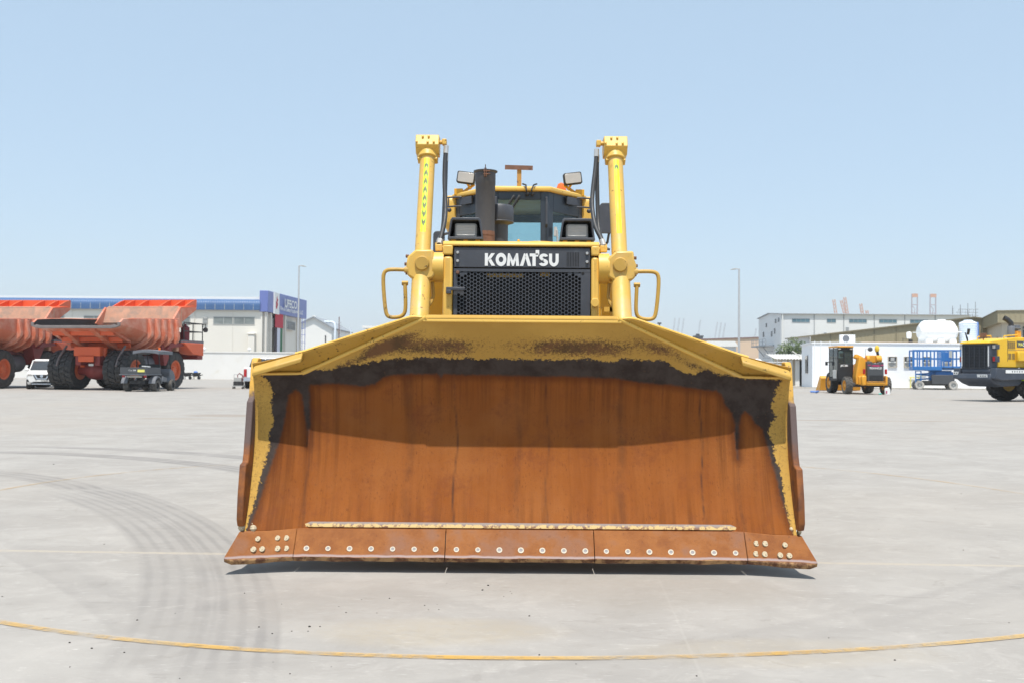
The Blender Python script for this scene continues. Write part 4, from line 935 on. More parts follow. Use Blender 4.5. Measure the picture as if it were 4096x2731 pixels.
# lamp posts
for x, Y, z, s, lb in ((-26.87, 125, 14.2, 1, 'tall grey lamp post in front of the blue sign'), (23.95, 105, 12.2, -1, 'tall grey lamp post left of the grey warehouse')):
    lp = thing('lamp_post', lb, 'lamp post', (x, Y, 0), 0, 'yard lamp posts')
    MB().tube([(0, 0, 0), (0, 0, .4), (0, 0, .41), (0, 0, z)], [.17, .17, .14, .085], 12).build('post', M['pole'], lp)
    MB().tube([(0, 0, z-.1), (s*.25, 0, z), (s*.6, 0, z-.03)], .05, 8).build('arm', M['pole'], lp)
    MB().prism([(s*.3, z-.1), (s*.85, z-.14), (s*.9, z-.08), (s*.55, z+.04), (s*.3, z+.02)], 'y', -.14, .14).build('lamp_head', M['frame'], lp, bevel=.02)
# ================================================================== BUILDINGS, RIGHT
O6 = (55, 150, 0)
gw = thing('grey_warehouse', 'large pale grey clad warehouse with a row of blue strip windows', 'building', O6)
B(MB().prism([(150, 0), (163.6, 0), (163.6, 9.95), (156.8, 10.45), (150, 10.03)], 'x', 40.55, 69), 'wall', M['cladding'], gw, O6, smooth=0)
B(MB().prism([(149.7, 10.0), (149.7, 10.1), (156.8, 10.55), (163.9, 10.05), (163.9, 9.95), (156.8, 10.46)], 'x', 40.3, 69.2), 'roof_edge', M['trim'], gw, O6, smooth=0)
for x0, x1 in ((42.19, 44.88), (47.44, 48.82), (50.79, 53.48), (55.32, 58.02), (59.99, 62.7)):
    f = window(gw, O6, x0, x1, 8.79, 9.34, 150, 1 if x1-x0 < 2 else 3, 'winblue', 'trim', .05)
for x in (45.55, 50.0, 54.6, 59.2, 63.8): B(MB().box(x-.05, x+.05, 149.93, 149.997, 0, 10), 'panel_joint', M['trim'], gw, O6, smooth=0)
B(MB().cyl((40.75, 149.85, 0), (40.75, 149.85, 10), .09, n=8), 'downpipe', M['roofwhite'], gw, O6)
B(MB().box(50.3, 50.75, 149.9, 149.99, 7.2, 8.1), 'hatch', M['trim'], gw, O6, smooth=0)
B(MB().box(47.0, 47.3, 149.6, 149.99, 6.9, 7.25), 'wall_lamp', M['trim'], gw, O6, smooth=0)
for y, z in ((158.6, 8.7), (153.0, 9.1), (151.3, 9.2), (160.4, 7.2), (155.4, 7.1), (153.6, 7.5)):
    B(MB().box(40.49, 40.546, y-.35, y+.35, z-.32, z+.32 if z > 8 else z+.5), 'end_window', M['windowdark'], gw, O6, smooth=0)
m = MB().box(39.2, 40.54, 154, 163, 5.3, 5.5)
for y in (154, 156, 158, 160, 162, 163): m.cyl((39.25, y, 5.5), (39.25, y, 6.4), .04, n=6)
m.cyl((39.25, 154, 6.4), (39.25, 163, 6.4), .04, n=6).cyl((39.25, 154, 6.0), (39.25, 163, 6.0), .03, n=6)
for y in (156, 160): m.tube([(39.3, y, 5.3), (40.5, y, 3.8)], .06, 6)
B(m, 'balcony', M['trim'], gw, O6, smooth=0)
m = MB()
for k in range(9): m.box(39.4, 40.5, 153.5+k*.9, 153.8+k*.9, 5.0-k*.5, 5.06-k*.5)
B(m, 'stair', M['trim'], gw, O6, smooth=0)
O7 = (57, 125, 0)
kw = thing('khaki_warehouse', 'long khaki clad warehouse with low gable behind the white roof tank', 'building', O7)
KP = [(37.5, 0), (81, 0), (81, 5.6), (57.9, 8.3), (37.5, 5.85)]
B(MB().loft([[(a, 125, b) for a, b in KP], [(a+12, 160, b) for a, b in KP]]), 'wall', M['khaki'], kw, O7, smooth=0)
B(MB().prism([(34.9, 0), (37.49, 0), (37.49, 5.84), (34.9, 5.5)], 'y', 125.3, 125.8), 'annex_wall', M['cladding'], kw, O7, smooth=0)
B(MB().prism([(34.6, 5.46), (57.9, 8.29), (81.3, 5.56), (81.3, 5.70), (57.9, 8.45), (34.6, 5.60)], 'y', 124.7, 126.2), 'roof_edge', M['khakidk'], kw, O7, smooth=0)
x = 40.
while x < 62: B(MB().box(x-.06, x+.06, 124.93, 124.997, 0, min(5.85+(x-37.5)*.12, 8.2)-.1), 'panel_joint', M['khakidk'], kw, O7, smooth=0); x += 2.75
m = MB()
x = 38.
while x < 62: m.box(x-.05, x+.05, 124.965, 124.998, 0, 5.7+(min(x, 57.9)-37.5)*.12-max(0, x-57.9)*.12); x += .46
B(m, 'cladding_rib', M['khaki'], kw, O7, smooth=0)['kind'] = 'stuff'
O8 = (53.7, 110, 0)
kb = thing('khaki_office', 'beige block with overhanging khaki ribbed fascia behind the loader', 'building', O8, R(-20))
MB().box(.5, 16, .5, 20, 0, 7.0).build('wall', M['beige'], kb, smooth=0)
MB().box(0, 16.5, 0, 20.5, 6.94, 8.2).build('fascia', M['khaki'], kb, smooth=0)
MB().box(-.1, 16.6, -.1, 20.6, 8.2, 8.32).build('coping', M['khakidk'], kb, smooth=0)
fr_ = MB().box(-.05, .05, -.05, -.004, 6.95, 8.19).mesh('fascia_rib'); fr_.materials.append(M['khaki'])
for k in range(16): put(fr_, 'fascia_rib', kb, (.3+k*.5, 0, 0))
for k in range(20): put(fr_, 'fascia_rib', kb, (0, .5+k, 0), (0, 0, -PI/2))
for y in (5.5, 12): MB().box(.42, .497, y-1.2, y+1.2, 4.6, 5.5).build('window', M['windowdark'], kb, smooth=0)
for x in (1.0, 2.6): MB().box(x, x+.4, .42, .497, 5.0, 6.1).build('window', M['windowdark'], kb, smooth=0)
MB().box(2.55, 2.62, .40, .496, 0, 6.5).box(2.55, 5, .40, .496, 6.4, 6.5).build('door_frame', M['windowdark'], kb, smooth=0)
MB().obox((4.1, -.35, 7.9), (.5, .7, .35), (R(15), 0, 0)).build('floodlight', M['white'], kb, bevel=.05)
# low white office with window air conditioners
O9 = (34, 88, 0)
ow = thing('white_office', 'long low bright white flat-roofed building behind the telehandler', 'building', O9)
B(MB().prism([(26.56, 88), (46, 88), (46, 96), (27.95, 96)], 'z', 0, 3.92), 'wall', M['bwhite'], ow, O9, smooth=0)
B(MB().prism([(26.45, 87.92), (46.1, 87.92), (46.1, 96.1), (27.85, 96.1)], 'z', 3.92, 4.02), 'parapet', M['bwhite'], ow, O9, smooth=0)
B(MB().box(30.9, 46, 87.95, 88.1, 4.02, 4.07), 'parapet_flashing', M['peach'], ow, O9, smooth=0)
for x0, x1 in ((33.22, 34.02), (34.64, 35.45), (36.26, 37.06), (38.07, 38.87), (39.9, 40.7)):
    f = window(ow, O9, x0, x1, 1.87, 2.83, 88, 0, 'frame', 'beige', .05, .10)
    B(MB().box(x0+.03, x1-.10, 87.94, 87.985, 2.38, 2.78), 'dark_panel', M['windowdark'], f, O9, smooth=0)
    B(MB().box(x0+.20, x0+.52, 87.78, 87.95, 2.42, 2.72).box(x0+.26, x0+.46, 87.77, 87.79, 2.48, 2.66), 'air_conditioner', M['frame'], f, O9, smooth=0)
    B(MB().box(x0+.03, x1-.1, 87.90, 87.985, 2.28, 2.38), 'rail', M['roofwhite'], f, O9, smooth=0)
for x in (26.75, 27.3, 28.1, 29.5): B(MB().cyl((x, 87.94, .1 if x < 28 else 1.9), (x, 87.94, 4.1), .035, n=6), 'pipe', M['bwhite'], ow, O9)
B(MB().prism([(27.0, 91), (27.30, 92.7), (27.36, 92.7), (27.06, 91)], 'z', 1.3, 2.9), 'side_window', M['windowdark'], ow, O9, smooth=0)
B(MB().box(29.1, 29.22, 87.95, 87.99, 1.35, 1.62), 'notice', M['blueplastic'], ow, O9, smooth=0)
B(MB().cyl((36.3, 87.95, .15), (36.05, 87.95, 1.15), .03, n=6).cyl((36.05, 87.95, 1.15), (36.6, 87.95, 1.2), .03, n=6).cyl((35.2, 87.9, 0), (35.2, 87.9, 1.0), .04, n=6).cyl((35.9, 87.9, 0), (35.9, 87.9, 1.0), .04, n=6).cyl((35.1, 87.9, 1.0), (36.0, 87.9, 1.0), .04, n=6), 'standpipe', M['platey'], ow, O9)
# kerb and pavement along the office
pv = MB(); pv.prism([(24, 85.2), (50, 84.6), (50, 88), (24, 88.0)], 'z', -.05, .085); struct(pv.build('pavement', M['kerb'], smooth=0))
kb_ = MB().box(-.49, .49, -.12, .12, 0, .12).mesh('kerb_stone'); kb_.materials.append(M['kerb'])
kt = struct(MB().box(24, 24.1, 85.0, 85.1, 0, .05).build('kerb', M['kerb'], smooth=0))
for k in range(26): put(kb_, 'kerb_stone', kt, (24.5+k, 85.07-.023*k, 0))
# roof tanks and air conditioner
O10 = (39.3, 92, 4.02)
tk = thing('water_tank', 'big white horizontal water tank on the white office roof', 'tank', O10)
m = MB(); Lh = 1.72
m.lathe([(.55, -Lh), (.98, -Lh+.35), (1.05, -Lh+.5), (1.05, Lh-.5), (.98, Lh-.35), (.55, Lh)], (0, 0, 1.12), 'x', 20); m.build('tank_body', M['tank'], tk, smooth=30)
MB().lathe([(1.14, -.04), (1.14, .04)], (0, 0, 0), 'z', 4).box(-1.8, 1.8, -1.12, 1.12, 1.06, 1.14).build('seam_flange', M['tank'], tk)
for x in (-1.1, 0, 1.1): MB().prism([(x-.35, 0), (x+.35, 0), (x+.25, .6), (x-.25, .6)], 'y', -.9, .9).build('foot', M['tank'], tk)
MB().lathe([(.4, 2.1), (.42, 2.2), (.3, 2.27), (.001, 2.28)], (0.4, 0, 0), 'z', 16).build('lid', M['tank'], tk)
for i, (x, y, lb) in enumerate(((41.95, 91.5, 'pale ribbed round tank nearest the big white horizontal tank'), (42.9, 93.4, 'pale ribbed round tank furthest back, partly behind its twin'))):
    vt = thing('round_tank', lb, 'tank', (x, y, 4.02), 0, 'round roof tanks')
    prf = []
    for k in range(9): prf += [(.80, .06+k*.2), (.80, .16+k*.2), (.77, .18+k*.2), (.77, .24+k*.2)]
    prf += [(.80, 1.9), (.72, 2.0), (.40, 2.15), (.36, 2.16), (.36, 2.24), (.001, 2.26)]
    MB().lathe(prf, n=28).build('tank_body', M['tankblue'], vt, smooth=50)
    MB().tube([(.55, -.75, .1), (.55, -.78, 1.6), (.6, -.6, 2.0)], .05, 8).build('pipe', M['blueplastic' if i == 0 else 'black'], vt)
acu = thing('outdoor_unit', 'white air conditioner outdoor unit on the white office roof', 'air conditioner', (30.65, 91, 4.02))
MB().box(-.67, .67, -.22, .22, .06, .76).box(-.5, -.4, -.2, .2, 0, .06).box(.4, .5, -.2, .2, 0, .06).build('casing', M['white'], acu, bevel=.03)
MB().lathe([(.31, -.235), (.31, -.222), (.10, -.24), (.001, -.24)], (-.18, 0, .41), 'y', 20).build('fan_grille', M['grey'], acu)
pt = thing('pressure_tank', 'small white pressure tank on a pump stand left of the big roof tank', 'tank', (36.3, 91, 4.02))
MB().lathe([(.05, .45), (.2, .52), (.22, .6), (.22, .98), (.18, 1.06), (.001, 1.1)], n=16).build('vessel', M['white'], pt)
MB().box(-.3, .25, -.15, .15, 0, .1).cyl((0, 0, .1), (0, 0, .5), .04).box(.05, .3, -.1, .1, .1, .4).cyl((-.55, 0, 0), (-.55, 0, .55), .02, n=6).box(-.6, -.2, -.02, .02, .4, .43).build('pump_stand', M['chassis'], pt)
# lean-to with corrugated roof
O11 = (27.3, 98, 0)
sh = thing('lean_to', 'small white lean-to with wavy corrugated sheet roof left of the office', 'shed', O11)
B(MB().box(26.6, 30, 98.5, 101, 0, 2.75), 'wall', M['beige'], sh, O11, smooth=0)
for x in (26.75, 27.3, 28.0): B(MB().box(x, x+.42, 98.35, 98.49, 0, 2.55), 'door_panel', M['roofwhite'], sh, O11, smooth=0)
B(MB().box(28.45, 28.75, 98.4, 98.49, 0, 2.5), 'dark_opening', M['dark'], sh, O11, smooth=0)
m = MB(); rows = []
for i in range(113):
    x = 25.8+i*.04; zz_ = .05*math.sin(2*PI*x/.30); rows.append([(x, 97.6, 2.62+zz_), (x, 101.3, 3.15+zz_)])
m.loft(rows, cap=False, closed=False); o = B(m, 'corrugated_roof', M['asbestos'], sh, O11, smooth=60, recalc=False); sd = o.modifiers.new('s', 'SOLIDIFY'); sd.thickness = .03
B(MB().obox((28.2, 98.6, 3.15), (1.0, .12, .10), (0, R(35), 0)), 'loose_plank', M['asbestos'], sh, O11)
# peach building, dark tower, site hut
O12 = (42, 190, 0)
pbd = thing('peach_building', 'flat peach coloured wall far behind the right lamp post', 'building', O12)
B(MB().prism([(30, 0), (47.4, 0), (47.4, 7.75), (30, 7.05)], 'y', 190, 205), 'wall', M['peach'], pbd, O12, smooth=0)
B(MB().prism([(29.8, 7.05), (47.5, 7.75), (47.5, 7.95), (29.8, 7.25)], 'y', 189.8, 205), 'coping', M['polebrown'], pbd, O12, smooth=0)
O13 = (34, 170, 0)
ht = thing('site_hut', 'pale hut with white roof in front of the peach wall', 'building', O13)
B(MB().box(33.6, 38.3, 170, 175, 0, 5.6), 'wall', M['cladding'], ht, O13, smooth=0); B(MB().prism([(33.2, 5.6), (38.6, 5.6), (38.0, 6.5), (33.2, 6.5)], 'y', 169.6, 175.4), 'roof', M['roofwhite'], ht, O13, smooth=0)
O14 = (75, 400, 0)
tw = thing('dark_tower', 'small dark blocky tower on the skyline above the right blade shoulder', 'tower', O14)
B(MB().box(73.6, 76.8, 400, 404, 0, 15), 'shaft', M['greydark'], tw, O14, smooth=0); B(MB().box(73.4, 77, 399.8, 404.2, 15, 15.5).box(74.4, 75.6, 401, 403, 15.5, 16.2), 'top', M['greydark'], tw, O14, smooth=0)
O14b = (55.2, 300, 0)
B14 = thing('dark_mast', 'tiny dark mast top on the skyline near the right guard rail', 'mast', (44.4, 300, 0))
MB().box(-.2, .2, -.2, .2, 0, 15.5).build('post', M['greydark'], B14); MB().box(-.55, .55, -.3, .3, 15.3, 15.8).build('head', M['greydark'], B14)
# pipes on the fence line near the lean-to
fp = thing('pipe_fence', 'low grey pipe rails behind the right end of the blade', 'fence', (25, 96, 0))
for z in (2.05, 2.3): MB().cyl((-3.2, 0, z), (1.6, 0, z), .05, n=6).build('rail', M['pole'], fp)
for x in (-3, -1.2, .6): MB().cyl((x, 0, 0), (x, 0, 2.5), .05, n=6).build('post', M['pole'], fp)
MB().sphere((-1.4, -.3, 2.3), .5, 10, 6, (1, 1, .7)).build('cover', M['white'], fp)
# scaffold
O15 = (72.9, 160, 0)
sf = thing('scaffold', 'grey tube scaffold tower rising behind the khaki warehouse roof', 'scaffold', O15)
rs_ = random.Random(3)
for k in range(11):
    x = 70.9+k*.41; B(MB().cyl((x, 160+(k % 3), 0), (x, 160+(k % 3), rs_.uniform(11.4, 12.9)), .05, n=5), 'standard', M['trim'], sf, O15)
for z in (10.6, 11.1, 11.6): B(MB().cyl((70.9+(z-10.6), 160, z), (75, 160, z), .04, n=5), 'ledger', M['trim'], sf, O15)
for k in range(5): B(MB().cyl((71.6+k*.6, 160, 10.3), (72.3+k*.6, 161, 11.7), .04, n=5), 'brace', M['trim'], sf, O15)
# bush beside the office
rs_ = random.Random(11)
t = NT('leaf'); oi_ = t.noise(.9, 3, .6)
t.set(t.mix(t.ramp(oi_, .35, .65), (.045, .075, .025), (.13, .17, .06)), .6, 0, .3)
bu = thing('leafy_bush', 'rounded green bushy tree between lean-to and grey warehouse', 'tree', (31.8, 113, 0))
m = MB()
for (cx_, cy_, cz_, rr_) in ((-.9, 0, 3.7, 1.0), (.2, .2, 4.1, 1.15), (1.0, -.2, 3.9, .9), (-.3, -.5, 3.3, 1.0), (.6, .5, 3.2, 1.2), (-1.3, .2, 3.0, .8)):
    for k in range(520):
        d_ = Vector((rs_.gauss(0, 1), rs_.gauss(0, 1), rs_.gauss(0, 1))).normalized()*rr_*rs_.uniform(.55, 1.08)
        c_ = Vector((cx_, cy_, cz_))+d_; e1 = Vector((rs_.gauss(0, 1), rs_.gauss(0, 1), rs_.gauss(0, 1))).normalized(); e2 = e1.orthogonal().normalized(); a = rs_.uniform(.07, .15)
        m.add([c_-e1*a, c_+e2*a*.5, c_+e1*a, c_-e2*a*.5], [(0, 1, 2, 3)])
m.build('crown', t.m, bu, smooth=0, recalc=False)
m = MB().tube([(0, 0, 0), (.05, 0, 1.2), (0, 0, 2.4)], [.16, .13, .09], 8)
for k in range(6): a = k*1.05; m.tube([(0, 0, 2.0), (.5*math.cos(a), .5*math.sin(a), 2.9), (.9*math.cos(a), .8*math.sin(a), 3.8)], [.07, .05, .02], 6)
m.build('trunk', M['bark'], bu)
# ================================================================== PORT CRANES
def lattice(m, p0, p1, wd, n):
    p0, p1 = Vector(p0), Vector(p1); e = (p1-p0).normalized(); u = Vector((1, 0, 0)); u = (u-e*u.dot(e)).normalized(); v = e.cross(u)
    cs = [(u*a+v*b)*wd/2 for a, b in ((-1, -1), (1, -1), (1, 1), (-1, 1))]
    for c_ in cs: m.tube([p0+c_, p1+c_], wd*.13, 4)
    for k in range(n):
        a, b = p0.lerp(p1, k/n), p0.lerp(p1, (k+1)/n)
        for j in range(4): m.tube([a+cs[j], b+cs[(j+1) % 4]], wd*.07, 4)
CR = [((420.3, 95.8), (424.3, 76.4), 'leftmost faded orange crane jib above the grey warehouse'), ((430.0, 94.7), (436.8, 76.5), 'second faded orange crane jib from the left over the warehouse'), ((434.6, 98.8), (439.7, 76.6), 'tallest faded orange crane jib, third from the left'), ((455.6, 90.4), (459, 76.7), 'lone short orange crane jib right of the tall trio'), ((463.5, 81.8), (465, 76.7), 'lowest orange jib tip just above the warehouse roof')]
for (tx, tz), (bx, bz), lb in CR:
    c0 = thing('dockside_crane', lb, 'crane', (bx+10, 1300, 0), 0, 'orange port cranes')
    k_ = (bz-25)/max(tz-bz, 1); m = MB(); lattice(m, (tx-bx-10, 0, tz), ((bx+(bx-tx)*k_*.6)-bx-10, 0, 25), 2.6, 16); m.build('jib', M['cranepeach'], c0, smooth=0)
    MB().box(-4, 8, -4, 4, 12, 25).build('machine_house', M['cranepeach'], c0, smooth=0)
    for x in (-6, 6):
        for y in (-6, 6): MB().box(x-.8, x+.8, y-.8, y+.8, 0, 12).build('leg', M['cranepeach'], c0, smooth=0)
for x0, lb in ((525.6, 'left of two tall twin-legged quay cranes with orange top'), (549.6, 'right of two tall twin-legged quay cranes with orange top')):
    c0 = thing('quay_crane', lb, 'crane', (x0, 1300, 0), 0, 'twin-legged quay cranes')
    for s in (-1, 1): MB().prism([(s*3.6-1.3, 0), (s*3.6-.1, 0), (s*3.6+1.2, 104), (s*3.6+.2, 104)], 'y', -1, 1).build('leg', M['cranegrey'], c0, smooth=0)
    for z in (66, 78, 89): MB().box(-3, 4, -.8, .8, z, z+1.2).build('cross_beam', M['cranegrey'], c0, smooth=0)
    MB().box(-3.2, 4.4, -1.2, 1.2, 99.5, 104).build('top_beam', M['cranepeach'], c0, smooth=0)
    MB().tube([(-2, 0, 88), (1, 0, 84), (-1, 0, 72)], .5, 5).build('hoist', M['cranegrey'], c0)
for i, (tx, tz) in enumerate(((393.5, 128.4), (404, 128.5), (414.5, 127.5), (454.5, 123.7), (495.4, 118.7), (504.9, 118.8), (514.4, 116.8), (589, 104.7))):
    c0 = thing('distant_crane', 'thin haze-pale crane boom, number '+['one', 'two', 'three', 'four', 'five', 'six', 'seven', 'eight'][i]+' from the left on the far skyline', 'crane', (tx-8, 2400, 0), 0, 'far haze-pale cranes')
    m = MB(); lattice(m, (8, 0, tz), (-6, 0, 30), 2.3, 12); m.build('boom', M['cranewhite'], c0, smooth=0)
    MB().box(-8, 2, -5, 5, 0, 30).build('base', M['cranewhite'], c0, smooth=0)
# ================================================================== VEHICLES
def wheel(parent, tyre_me, rim_me, loc, rot=(0, 0, 0), name='wheel'):
    o = put(tyre_me, name, parent, loc, rot)
    if rim_me is not None:
        r_ = bpy.data.objects.new('rim', rim_me); col.objects.link(r_); r_.parent = o
    return o
def mm(mb_, name, mat): me = mb_.mesh(name, smooth=40); me.materials.append(mat); return me
# ---- mining dump trucks ------------------------------------------
def dump_truck():
    T = thing('dump_truck', 'x', 'dump truck')
    ty = mm(tyre(1.19, .74, .60, 22, .07, .25, .62), 'wheel', M['tyre'])
    rR = mm(rimmb(.60, .74, 1, .22, 16), 'rim', M['rim']); rL = mm(rimmb(.60, .74, -1, .22, 16), 'rim', M['rim'])
    for s in (-1, 1):
        wheel(T, ty, rR if s > 0 else rL, (s*1.40, 0, 1.19)); wheel(T, ty, rR if s > 0 else rL, (s*2.17, 0, 1.19), (.2, 0, 0)); wheel(T, ty, rR if s > 0 else rL, (s*2.15, 4.7, 1.19), (.4, 0, 0))
    # body shell
    def sec(y, zb, hb, zs, hw, zt, th=.13):
        o_ = [(-hw, y, zt), (-hw, y, zs), (-(hw*.55+hb*.45), y, zb+(zs-zb)*.35), (-hb, y, zb), (hb, y, zb), (hw*.55+hb*.45, y, zb+(zs-zb)*.35), (hw, y, zs), (hw, y, zt)]
        hi, hbi = hw-th, hb-th*.4
        i_ = [(hi, y, zt), (hi, y, zs+.02), (hi*.55+hbi*.45, y, zb+th+(zs-zb)*.35), (hbi, y, zb+th), (-hbi, y, zb+th), (-(hi*.55+hbi*.45), y, zb+th+(zs-zb)*.35), (-hi, y, zs+.02), (-hi, y, zt)]
        return o_+i_
    SE = [(-2.25, 3.58, 2.30, 3.72, 2.80, 3.90), (-1.9, 3.48, 2.28, 3.72, 2.81, 4.12), (-.6, 3.10, 2.0, 3.6, 2.82, 4.22), (.8, 2.62, 1.75, 3.35, 2.80, 4.29), (3.0, 2.42, 1.65, 3.25, 2.76, 4.38), (4.7, 2.36, 1.60, 3.2, 2.72, 4.45)]
    m = MB().loft([sec(*q) for q in SE]); body = m.build('dump_body', M['truck'], T, bevel=.03)
    m = MB()
    rows = []
    for y, zb, hb, zs, hw, zt in SE: rows.append([(-hw+.135, y, zt-.04), (-hw+.14, y, zs+.05), (-(hw*.55+hb*.45)+.08, y, zb+.16+(zs-zb)*.35), (-hb, y, zb+.155), (hb, y, zb+.155), (hw*.55+hb*.45-.08, y, zb+.16+(zs-zb)*.35), (hw-.14, y, zs+.05), (hw-.135, y, zt-.04)])
    m.loft(rows, cap=False, closed=False); m.build('floor_liner', M['liner'], body, recalc=False)
    q = SE[0]; m = MB(); m.loft([sec(-2.30, q[1]-.03, q[2], q[3]-.02, q[4]+.03, q[5]+.01, .17), sec(-2.22, q[1]-.03, q[2], q[3]-.02, q[4]+.03, q[5]+.01, .17)]); m.build('tail_lip', M['lip'], body, bevel=.02)
    # headboard, side gussets and canopy
    m = MB().prism([(-2.70, 4.0), (2.70, 4.0), (2.70, 5.0), (2.45, 5.28), (-2.45, 5.28), (-2.70, 5.0)], 'y', 4.9, 5.05); m.box(-2.6, 2.6, 4.60, 4.9, 2.4, 4.4)
    m.add([(-2.6, 4.55, 4.2), (2.6, 4.55, 4.2), (2.55, 4.89, 5.2), (-2.55, 4.89, 5.2)], [(0, 1, 2, 3)])
    m.build('headboard', M['bedin'], body, bevel=.04)
    for s in (-1, 1):
        m = MB().prism([(3.7, 4.1), (4.85, 5.22), (5.06, 5.2), (5.06, 3.9), (4.5, 3.9)], 'x', s*2.62-.07, s*2.62+.07); m.build('side_gusset', M['truck'], body, bevel=.03)
        m = MB().prism([(5.06, 5.15), (7.08, 5.33), (7.08, 5.18), (6.4, 4.85), (5.06, 4.2)], 'x', s*2.5-.06, s*2.55+.06); m.build('canopy_bracket', M['truck'], body)
        for k in range(5):
            y = .9+k*.82; q = [np.interp(y, [a[0] for a in SE], [a[j] for a in SE]) for j in range(6)]
            y, zb, hb, zs, hw, zt = [float(v) for v in q]; r_ = .25; w_ = .14
            pts = [(hw-.02, zt-.08), (hw-.02, zs), ((hw*.55+hb*.45), zb+(zs-zb)*.35), (hb, zb)]
            po = [(hw+.10, zt-.10), (hw+r_, zs+.1), (hw+r_-.02, zs-.15), ((hw*.55+hb*.45)+r_*.9, zb+(zs-zb)*.32-r_*.45), (hb+.05, zb-r_*.85), (hb-.6, zb-.05)]
            poly = [(s*a, b) for a, b in pts+po[::-1]]
            MB().prism(poly, 'y', y-w_, y+w_).build('body_rib', M['truck'], body, bevel=.03)
    m = MB().prism([(5.0, 5.22), (7.1, 5.42), (7.1, 5.30), (5.0, 5.12)], 'x', -2.6, 2.6).build('canopy', M['truckbright'], body)
    m = MB().box(-2.6, 2.6, 6.98, 7.12, 5.40, 5.84).build('canopy_flange', M['truckbright'], body)
    for x in (-2.55, -1.8, -.8, .8, 1.8, 2.55): MB().prism([(5.6, 5.33), (7.0, 5.42), (7.0, 5.84), (6.5, 5.7)], 'x', x-.04, x+.04).build('canopy_gusset', M['truckbright'], body)
    for s in (-1, 1):   # beams under the tail
        m = MB().prism([(-2.1, 3.66), (-2.1, 3.42), (-.7, 2.80), (.6, 2.2), (2.4, 2.1), (2.4, 2.5), (.8, 2.66)], 'x', s*.95-.17, s*.95+.17); m.build('tail_beam', M['truck'], body, bevel=.02)
        m = MB().prism([(-2.0, 3.68), (-2.0, 3.5), (-.3, 2.85), (.2, 2.85)], 'x', s*2.0-.12, s*2.0+.12); m.build('tail_stiffener', M['truck'], body, bevel=.02)
    for y, z in ((-1.5, 3.32), (-.6, 2.98), (.3, 2.65)): MB().obox((0, y, z), (3.9, .12, .3), (R(20), 0, 0)).build('tail_crossbeam', M['truckbright'], body)
    # chassis
    for s in (-1, 1):
        MB().box(s*.62-.18, s*.62+.18, -1.0, 7.6, 1.45, 2.05).build('frame_rail', M['truckdark'], T, bevel=.03)
        MB().cyl((s*.72, -.35, 1.35), (s*.70, -.45, 2.35), .15, n=14).cyl((s*.70, -.45, 2.0), (s*.70, -.47, 2.5), .19, n=14).build('suspension_strut', M['truckbright'], T)
        MB().tube([(s*1.91, -.2, 2.6), (s*1.92, -.9, 1.9), (s*1.92, -1.15, 1.4)], .07, 6).build('rock_ejector', M['lip'], T)
        MB().prism([(3.2, 2.5), (3.6, 2.9), (6.2, 2.9), (7.4, 2.7), (7.4, 2.5), (6.3, 2.55), (5.6, 2.75), (4.0, 2.6)], 'x', s*2.75 if s < 0 else 1.4, s*1.4 if s < 0 else 2.75).build('fender', M['truckdark'], T, bevel=.04)
        MB().cyl((s*1.35, 2.0, 1.55), (s*1.35, 3.2, 1.55), .55, n=18).build('tank', M['grey'], T)
        MB().prism([(2.9, 2.75), (4.4, 2.75), (3.5, 1.5), (3.3, 1.5)], 'x', s*2.3-.5, s*2.3+.2).build('mudguard', M['truckdark'], T)
    m = MB().lathe([(.28, -1.4), (.34, -.7), (.55, -.35), (.60, 0), (.55, .35), (.34, .7), (.28, 1.4)], (0, 0, 1.19), 'x', 20); m.lathe([(.5, -.1), (.42, -.45), (.2, -.62), (.001, -.64)], (0, 0, 1.19), 'y', 18); m.build('axle_housing', M['truckdark'], T)
    MB().box(-.85, .85, -1.1, -.75, 2.0, 2.55).box(-.5, .5, -1.2, -1.1, 1.65, 2.0).build('tail_crossmember', M['truckbright'], T, bevel=.04)
    MB().box(-.16, .16, -.66, -.64, 1.42, 1.55).build('axle_plate', M['white'], T)
    MB().box(-2.75, 2.75, 5.0, 7.9, 2.95, 3.12).build('deck', M['grey'], T); MB().box(-2.7, 2.7, 7.2, 7.9, 1.9, 2.95).build('front_apron', M['truckdark'], T, bevel=.05)
    MB().prism([(4.95, 2.95), (7.6, 2.95), (7.6, 2.15), (6.2, 2.25)], 'x', 2.0, 2.9).build('deck_skirt', M['truckbright'], T, bevel=.03)
    MB().box(-2.5, -.5, 5.5, 7.2, 3.12, 4.9).build('cab', M['truck'], T, bevel=.08)
    m = MB()
    for x, y in ((2.75, 5.2), (2.75, 6.4), (2.75, 7.7), (1.3, 7.7)): m.cyl((x, y, 3.12), (x, y, 4.25), .035, n=6)
    for z in (3.7, 4.25): m.tube([(2.75, 5.2, z), (2.75, 7.7, z), (1.3, 7.7, z)], .035, 6)
    m.build('handrail', M['chassis'], T)
    MB().lathe([(.26, 3.12), (.28, 3.2), (.28, 3.95), (.15, 4.08), (.08, 4.1), (.08, 4.2), (.001, 4.22)], (2.25, 6.3, 0), 'z', 16).build('extinguisher_tank', M['darkred'], T)
    MB().prism([(1.5, 3.12), (2.1, 3.12), (1.9, 3.6), (1.55, 3.7)], 'y', 5.4, 6.8).build('air_intake', M['truckdark'], T)
    MB().tube([(2.75, 7.6, 4.2), (3.0, 7.6, 4.25), (3.02, 7.6, 4.0)], .03, 6).lathe([(.17, -.03), (.17, .03)], (3.02, 7.6, 3.85), 'y', 14).build('mirror', M['chassis'], T)
    return T
t2 = dump_truck(); t2['label'] = 'faded orange dump truck seen from behind, nearer the bulldozer'; t2['group'] = 'dump trucks'
t2.location = (-24.8*K, 59.6*K, 0); t2.rotation_euler = (0, 0, R(-10))
